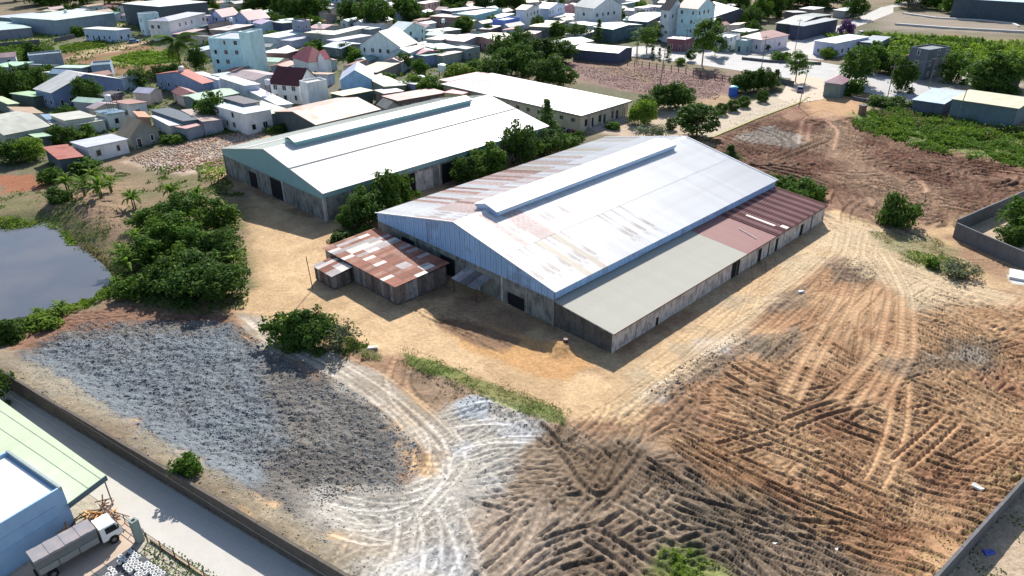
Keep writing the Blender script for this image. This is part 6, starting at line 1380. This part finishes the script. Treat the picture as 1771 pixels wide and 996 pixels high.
def car(x, y, rz, col, label, group=None, van=False):
    p = at(x, y); o = empty('parked_car', (*p, .05), rz, label, 'car', group); m_ = plain('car_%02x%02x%02x' % tuple(int(c*255) for c in col), col, .3, .05)
    h1, h2 = (.95, 1.5) if not van else (1.2, 2.0)
    mb = MB(); mb.prism([(-2.1, .3), (2.1, .3), (2.15, .75), (1.2, h1), (-1.9, h1), (-2.1, .8)], 'y', -.85, .85); b = mb.build('body', m_, o)
    mb = MB(); mb.prism([(-1.8, h1), (1.05, h1), (.45, h2-.06), (-1.4, h2-.06)], 'y', -.74, .74); mb.build('windows', glass(), o)
    mb = MB(); mb.prism([(-1.45, h2-.06), (.5, h2-.06), (.4, h2), (-1.35, h2)], 'y', -.76, .76); mb.build('roof', m_, o)
    for u in (-1.3, 1.35):
        for v in (-.88, .72): mb = MB(); mb.tube([(u, v, .33), (u, v+.16, .33)], .33, 14); mb.build('wheel', DARK, o)
car(232, 74, .4, (.16, .30, .50), 'dark blue pickup beside the white-roofed shop'); car(1383, 158, 1.2, (.20, .2, .28), 'dark car at the gate drive')
car(1490, 60, .6, (.5, .5, .52), 'white car on the side road'); car(1656, 166, -.2, (.45, .46, .5), 'grey car on the main road above the pale blue shed')
# walls and gate pieces
def wall_line(pts, h, th, mat, label, name='boundary_wall', px=True, cap=None, z0=-.6, seg=3.2, posts=True):
    P = [np.array(at(*p) if px else p) for p in pts]; o = empty(name, (*P[0], 0), 0, label, 'wall'); k_ = 0
    for a, b in zip(P[:-1], P[1:]):
        L = np.linalg.norm(b-a); d = (b-a)/L; n_ = np.array([-d[1], d[0]])*th/2; ns = max(1, int(L/seg))
        for i in range(ns):
            s, e = a+d*L*i/ns-P[0], a+d*(L*(i+1)/ns-.015)-P[0]; mb = MB(); hh = h+(.03 if i % 2 else 0)
            mb.hexa([(*(s-n_), z0), (*(e-n_), z0), (*(e+n_), z0), (*(s+n_), z0), (*(s-n_), hh), (*(e-n_), hh), (*(e+n_), hh), (*(s+n_), hh)] if True else 0); mb.build('wall_panel', mat, o)
            if posts:
                m = n_*1.7; mb = MB(); e2 = s+d*.28; mb.hexa([(*(s-m), z0), (*(e2-m), z0), (*(e2+m), z0), (*(s+m), z0), (*(s-m), hh+.06), (*(e2-m), hh+.06), (*(e2+m), hh+.06), (*(s+m), hh+.06)]); mb.build('pier', mat, o)
    return o
BW = plain('boundary_block', (.125, .105, .09), .95, .3, .8, stain=(.08, .07, .055), stain_amt=.7, streak=True)
BW2 = plain('grey_block', (.145, .145, .155), .95, .25, .6, stain=(.10, .10, .10), stain_amt=.6, streak=True)
wall_line([wf(-45, .1), wf(80, .1)], 2.1, .3, BW, 'long dark boundary wall between the stone field and the concrete lane', px=False, seg=6, posts=False)
wall_line([RW0-RWd*32, RW1+RWd*16], 2.1, .25, BW2, 'boundary wall running up the lower right corner', px=False, seg=7, posts=False)
wall_line([(1648, 410), (1700, 434), (1790, 474), (1900, 522)], 2.6, .25, BW2, 'near dark wall of the walled compound at the right', seg=5, posts=False)
wall_line([(1650, 404), (1771, 350), (1860, 312)], 2.6, .25, BW2, 'back wall of the walled compound running up to the right edge', seg=5, posts=False)
wall_line([(0, 82), (70, 76)], 1.8, .3, BW2, 'left part of the old field wall beside the green field'); wall_line([(95, 74), (130, 66)], 1.8, .3, BW2, 'right part of the old field wall beside the green field')
wall_line([(1345, 143), (1372, 150)], 1.6, .3, BW2, 'short wall left of the gate drive'); wall_line([(1283, 103), (1330, 108), (1420, 112)], .9, .3, BW2, 'low island wall at the junction')
wall_line([(1475, 172), (1560, 190), (1575, 194)], .9, .3, BW2, 'low wall under the roadside hedge')
mb = MB(); p = at(1490, 198); tag_o = empty('brick_pillar', (*p, 0), .3, 'lone stub of a brick gate pillar in the green scrub', 'pillar'); mb.box(-.7, .7, -.6, .6, -.2, 2.2); mb.build('shaft', plain('pillar_brick', (.24, .13, .11), .9, .2, 1), tag_o); mb = MB(); mb.box(-.85, .85, -.75, .75, 2.2, 2.45); mb.build('cap', BW2, tag_o)
p = at(978, 600); o = empty('oil_drum', (*p, .3), 0, 'dark red drum in the shadow of the blue-clad warehouse', 'drum'); mb = MB(); mb.tube([(0, 0, 0), (0, 0, .9)], .3, 14); mb.build('drum_body', plain('drum_maroon', (.12, .03, .03), .6, .2), o)
mb = MB(); mb.tube([(0, 0, .3), (0, 0, .34)], .33, 14); mb.tube([(0, 0, .6), (0, 0, .64)], .33, 14); mb.build('hoop', RUSTY, o)
# pale slab edge of a small basin at the right edge
mb = MB(); p = at(1745, 482); mb.box(0, 8, 0, 3.2, -.1, .35); o = mb.build('concrete_slab', plain('slab_white', (.62, .62, .60), .7, .1)); o.location = (*p, 0); o.rotation_euler = (0, 0, -.55); tag(o, 'white concrete slab at the right edge below the compound wall', 'slab')
PC = plain('pale_channel', (.50, .49, .47), .8, .1, .3)
wall_line([(1548, 43), (1640, 50), (1771, 57), (1850, 62)], .8, 1.2, PC, 'nearer pale concrete channel wall crossing the waste ground at the upper right', name='channel_wall', seg=12, posts=False)
wall_line([(1562, 24), (1620, 32), (1700, 36), (1752, 42), (1762, 47)], .6, 1.2, PC, 'farther curved concrete channel wall in the waste ground at the upper right', name='channel_wall', seg=12, posts=False)
# --- foreground yard at the lower left
WFang = math.atan2(WD[1], WD[0])
def fr_root(name, a, o_, label, cat, group=None): p = wf(a, o_); return empty(name, (p[0], p[1], 0), WFang, label, cat, group)   # local x along the wall, local -y to the yard
bl = fr_root('blue_building', 18.0, -7.9, 'blue-walled building with a white flat roof at the lower left corner', 'building')
BLW = plain('blue_plaster', (.30, .46, .66), .8, .08, .35, stain=(.20, .32, .52), stain_amt=.35, streak=True); WR = plain('white_flat_roof', (.78, .78, .76), .6, .06, .3, stain=(.66, .66, .64), stain_amt=.3)
mb = MB(); mb.box(0, 9.2, -14, 0, -.3, 4.6); mb.build('wall', BLW, bl); mb = MB(); mb.prism([(-13.8, 4.62), (-.5, 4.62), (-.5, 4.66), (-13.8, 4.66)], 'x', .2, 9.0); mb.build('roof', WR, bl)
mb = MB(); mb.box(0, 9.2, -.22, 0, 4.6, 5.05); mb.build('parapet', plain('parapet_grey', (.30, .36, .36), .8, .2), bl); mb = MB(); mb.box(9.0, 9.2, -14, -.22, 4.6, 5.0); mb.build('parapet', BLW, bl); mb = MB(); mb.box(0, .2, -14, -.22, 4.6, 5.0); mb.build('parapet', BLW, bl)
for z_ in (3.5, 2.3): mb = MB(); mb.box(9.2, 9.26, -9.5, -1.0, z_, z_+.07); mb.build('wall_ledge', BLW, bl)
mb = MB(); mb.box(9.2, 9.25, -9.8, -8.6, 1.8, 2.7); w_ = mb.build('window', plain('win_blue', (.2, .3, .45), .6, .1), bl); mb = MB(); mb.box(9.25, 9.27, -9.7, -8.7, 1.9, 2.6); mb.build('pane', glass(), w_)
mb = MB(); mb.box(9.2, 9.6, -12.7, -11.6, 3.2, 4.0); mb.build('air_conditioner', plain('ac_white', (.6, .6, .6), .5, .1), bl)
cn = fr_root('metal_awning', 0, 0, 'wide pale green sheet awning beside the blue building', 'awning'); AW = plain('awning_green', (.50, .56, .39), .6, .04, .3, rnd=.04, stain=(.50, .55, .40), stain_amt=.3)
for i in range(34):
    x = -9+i*1.07; ow_ = -3.0-(x+9)*.035; mb = MB(); xa, xb = x, x+1.065; zz = 3.55
    mb.hexa([(xa, -8.0, zz-.45), (xb, -8.0, zz-.45), (xb, ow_-.037, zz), (xa, ow_, zz), (xa, -8.0, zz-.41), (xb, -8.0, zz-.41), (xb, ow_-.037, zz+.04), (xa, ow_, zz+.04)]); mb.build('roof_sheet', AW, cn)
mb = MB(); mb.hexa([(27.40, -8.0, 2.65), (27.48, -8.0, 2.65), (27.48, -4.3, 3.1), (27.40, -4.3, 3.1), (27.40, -8.0, 3.2), (27.48, -8.0, 3.2), (27.48, -4.3, 3.66), (27.40, -4.3, 3.66)]); mb.build('fascia', plain('fascia_teal', (.09, .14, .16), .6, .1), cn)
for x in (27.2, 21, 15, 9, 3): mb = MB(); mb.tube([(x, -4.5, 0), (x, -4.5, 3.4)], .06, 8); mb.build('post', POLE, cn)
# pile of orange boards under the end of the awning
wp = fr_root('board_pile', 27.0, -7.2, 'heap of orange timber boards and offcuts between awning and truck', 'timber pile'); WOOD = plain('orange_wood', (.62, .32, .09), .7, .3, 2, rnd=.4); WOOD2 = plain('dark_wood', (.16, .07, .035), .8, .3, 2, rnd=.4)
rw = random.Random(4)
for i in range(110):
    L = rw.uniform(.7, 1.9); mb = MB(); mb.box(-L/2, L/2, -.06, .06, -.02, .02); dk = rw.random() < .4
    b = mb.build('board', WOOD2 if dk else WOOD, wp, (rw.uniform(.2, 3.0), rw.uniform(-2.0, 1.3)+(.8 if dk else 0), rw.uniform(.3, 1.3)), (rw.uniform(-.3, .3), rw.uniform(-.3, .3), rw.uniform(0, 3.14)))
mb = MB(); mb.box(.2, 2.6, -1.5, 1.2, -.1, .3); mb.build('base_crate', WOOD2, wp)
sc_ = fr_root('steel_rack', 28.6, -5.9, 'grey steel rack and scrap leaning beside the timber heap', 'rack')
for i in range(5): mb = MB(); mb.tube([(i*.5, 0, 0), (i*.5-.3, -.1, 2.0)], .035, 6); mb.build('upright', POLE, sc_)
for z_ in (.4, 1.1, 1.8): mb = MB(); mb.tube([(-.3, -.05, z_), (2.0, -.05, z_)], .035, 6); mb.build('rail', POLE, sc_)
mb = MB(); mb.hexa([(.2, -1.1, 0), (2.6, -1.1, 0), (2.6, -.2, 0), (.2, -.2, 0), (.3, -1.0, .8), (2.5, -1.0, .7), (2.5, -.3, .7), (.3, -.3, .8)]); mb.build('scrap_bin', plain('bin_dark', (.07, .075, .07), .8, .3), sc_)
mb = MB(); mb.tube([(0, 0, 0), (0, 0, 0)], .01, 3)
# the sliding gate rail / low wall from the scrap to the drive
ga = fr_root('low_gate', 30.2, -5.15, 'thin low rail gate between the lane and the yard drive', 'gate')
for z_ in (.15, .55, .95): mb = MB(); mb.tube([(0, 0, z_), (3.2, -.1, z_)], .03, 6); mb.build('gate_rail', POLE, ga)
for x in (0, 1.6, 3.2): mb = MB(); mb.tube([(x, -.03*x, 0), (x, -.03*x, 1.)], .04, 6); mb.build('gate_post', POLE, ga)
# the truck
ta = math.atan2(.746, .665); tp = (-39.45, 42.75)
tk = empty('delivery_truck', (tp[0]+.0, tp[1]+.0, .036), ta, 'small white-cabbed truck with a grey tarpaulin-covered box body', 'truck')
TARP = plain('tarpaulin', (.25, .24, .26), .8, .2, 1.2, stain=(.42, .30, .22), stain_amt=.25); CABW = plain('cab_white', (.78, .78, .78), .35, .05); SIDE = plain('truck_side', (.16, .17, .17), .6, .2, 2)
mb = MB(); n = 8
for i in range(n):
    x0, x1 = i*4.9/n, (i+1)*4.9/n; s_ = .03*(i % 2); mb.hexa([(x0, -.02, 2.42-s_), (x1, -.02, 2.42-s_), (x1, 1.87, 2.42-s_), (x0, 1.87, 2.42-s_), (x0, .06, 2.58-s_), (x1, .06, 2.58-s_), (x1, 1.79, 2.58-s_), (x0, 1.79, 2.58-s_)])
mb.build('cargo_roof', TARP, tk); mb = MB(); mb.box(.02, 4.88, .02, 1.83, .95, 2.4); mb.build('cargo_box', SIDE, tk)
for i in range(3):
    for ya, yb in ((-.05, .02), (1.83, 1.9)): mb = MB(); mb.box(.1+i*1.6, 1.6+i*1.6, ya, yb, 1.0, 1.65); mb.build('side_panel', plain('panel_grey', (.24, .25, .24), .6, .2, 2), tk)
mb = MB(); mb.box(-.1, 6.3, .5, 1.35, .5, .85); mb.build('chassis', DARK, tk)
mb = MB(); mb.prism([(5.1, .6), (6.75, .6), (6.8, 1.2), (6.45, 2.1), (5.1, 2.15)], 'y', .08, 1.77); cb_ = mb.build('cab', CABW, tk)
mb = MB(); mb.hexa([(6.8, .2, 1.22), (6.8, 1.65, 1.22), (6.47, 1.58, 2.02), (6.47, .27, 2.02), (6.84, .2, 1.24), (6.84, 1.65, 1.24), (6.5, 1.58, 2.04), (6.5, .27, 2.04)]); mb.build('windscreen', glass(), tk)
for ya, yb in ((.05, .09), (1.76, 1.8)): mb = MB(); mb.prism([(5.5, 1.3), (6.55, 1.3), (6.35, 1.95), (5.5, 1.95)], 'y', ya, yb); mb.build('side_window', glass(), tk)
for u in (.95, 3.9, 5.95):
    for v in (.0, 1.6):
        if u == 3.9: continue
        mb = MB(); mb.tube([(u, v, .42), (u, v+.25, .42)], .42, 18); wl_ = mb.build('wheel', DARK, tk); mb = MB(); mb.tube([(u, v-.01, .42), (u, v+.26, .42)], .2, 12); mb.build('rim', POLE, wl_)
for v in (.15, 1.45): mb = MB(); mb.box(6.74, 6.82, v, v+.25, .8, 1.0); mb.build('headlight', plain('lamp_glass', (.7, .7, .68), .2, 0), tk)
for v in (-.12, 1.87): mb = MB(); mb.box(6.5, 6.6, v, v+.12, 1.5, 1.85); mb.build('mirror', DARK, tk)
mb = MB(); mb.box(6.78, 6.88, .1, 1.75, .5, .72); mb.build('bumper', POLE, tk)
# gate pillar, stake fence, hedge bed, stacked white blocks
gp = fr_root('gate_pillar', 33.4, -5.75, 'square grey concrete gate pillar with a hollow top at the end of the stake fence', 'pillar'); mb = MB(); mb.box(-.3, .3, -.3, .3, -.1, 2.5); mb.build('shaft', plain('pillar_green', (.24, .29, .27), .9, .2), gp); mb = MB(); mb.box(-.14, .14, -.14, .14, 2.5, 2.52); mb.build('hollow', DARK, gp)
sf = fr_root('stake_fence', 34.2, -5.45, 'wooden stakes with a thin rail along the concrete lane', 'fence')
for i in range(9): mb = MB(); x = i*1.9; mb.tube([(x, .03*x-.05, 0), (x-.06, .03*x, 1.15)], .055, 6); mb.build('stake', WOOD2, sf)
mb = MB(); mb.tube([(0, 0, .6), (15, .45, .6)], .03, 5); mb.build('rail', POLE, sf)
bs = plain('bed_kerb', (.40, .30, .2), .9, .2); mb = MB(); mb.box(0, 16, -.1, .05, -.1, .22); kb = fr_root('bed_kerb', 34.2, -5.2, 'low earth-coloured kerb under the stake fence', 'kerb'); mb.build('kerb_stone', bs, kb)
RING = plain('white_ring', (.66, .66, .64), .5, .1, 2); rm_ = MB(); n = 12
for j in range(n):
    a, b = 2*math.pi*j/n, 2*math.pi*(j+1)/n; ro, ri = .19, .12
    P = lambda t, r, z: (r*math.cos(t), r*math.sin(t), z)
    rm_.quad(P(a, ri, .3), P(a, ro, .3), P(b, ro, .3), P(b, ri, .3)); rm_.quad(P(a, ro, 0), P(b, ro, 0), P(b, ro, .3), P(a, ro, .3)); rm_.quad(P(b, ri, 0), P(a, ri, 0), P(a, ri, .3), P(b, ri, .3))
rme = rm_.mesh('plant_pot', [RING]); ln = 0
for i in range(17):
    for j in range(9):
        a_, o_ = 33.9+i*.43+rw.uniform(-.05, .05), -7.0-j*.42+rw.uniform(-.05, .05)
        if rw.random() < .24 or (j == 4) or a_-33.9 < (j-3)*.2: continue
        p = wf(a_, o_); r_ = link('plant_pot', rme, None, (p[0], p[1], .06)); tag(r_, 'empty white ring-shaped pot in the rows on the dark mat behind the stake fence', 'pot', 'white ring pots on the dark mat'); ln += 1
mb = MB(); mb.box(-.5, 9, -5, .1, -.1, .05); mt = fr_root('ground_mat', 33.9, -6.7, 'dark sheet of ground cloth under the white ring pots', 'mat'); mb.build('mat_sheet', plain('dark_mat', (.07, .075, .085), .7, .3, 1.2), mt)
# odd litter and boards in the churned field
for (x, y, l, az, c, lb) in ((1686, 856, 1.1, 2.2, (.6, .6, .56), 'white board lying near the lower right wall'), (1340, 938, .5, .4, (.7, .7, .68), 'scrap of white plastic in the dark furrows'), (1447, 948, .5, 1, (.7, .7, .68), 'second scrap of white plastic further right in the furrows'), (1710, 955, 1.1, .2, (.08, .12, .45), 'blue plastic sack beside the lower right wall'), (1385, 505, 1.0, .2, (.65, .68, .7), 'white sack on the grey spoil heap'), (645, 606, 1.4, .1, (.6, .53, .45), 'pale broken slab at the end of the big bush')):
    p = at(x, y); mb = MB(); mb.hexa([(-l/2, -.3*l, 0), (l/2, -.22*l, 0), (l/2*.9, .25*l, 0), (-l/2*.8, .3*l, 0), (-l/2*.9, -.2*l, .14), (l/2*.8, -.2*l, .22), (l/2*.8, .2*l, .1), (-l/2*.7, .2*l, .18)])
    o = mb.build('litter' if l < 1.05 else 'board', plain('lit_%02x%02x' % (int(c[0]*255), int(c[2]*255)), c, .6, .1)); o.location = (p[0], p[1], gz(*p)); o.rotation_euler = (0, 0, az); tag(o, lb, 'litter' if l < 1.05 else 'board')

# --- stainless and white tanks on some flat roofs
for q in [h_ for h_ in HC[:NH] if h_[2] > 3.5][::9][:14]:
    o = empty('rooftop_tank', (q[0], q[1], 0), q[3], None, 'water tank')
    x_, y_ = q[0], q[1]; zt = 3.2
    ob = None
    dg = bpy.context.evaluated_depsgraph_get() if False else None
    o['label'] = beside(np.array([x_, y_]), 'small steel water tank') or 'small steel water tank on a stand'
    zt = 6.2
    m2 = MB(); m2.tube([(0, 0, zt), (0, 0, zt+1.3), (0, 0, zt+1.5)], [.75, .75, .4], 14); m2.build('tank_body', plain('tank_steel', (.62, .64, .66), .35, .1), o)
    for u, v in ((-.5, -.5), (.5, -.5), (.5, .5), (-.5, .5)): m2 = MB(); m2.box(u-.05, u+.05, v-.05, v+.05, 0, zt); m2.build('leg', POLE, o)
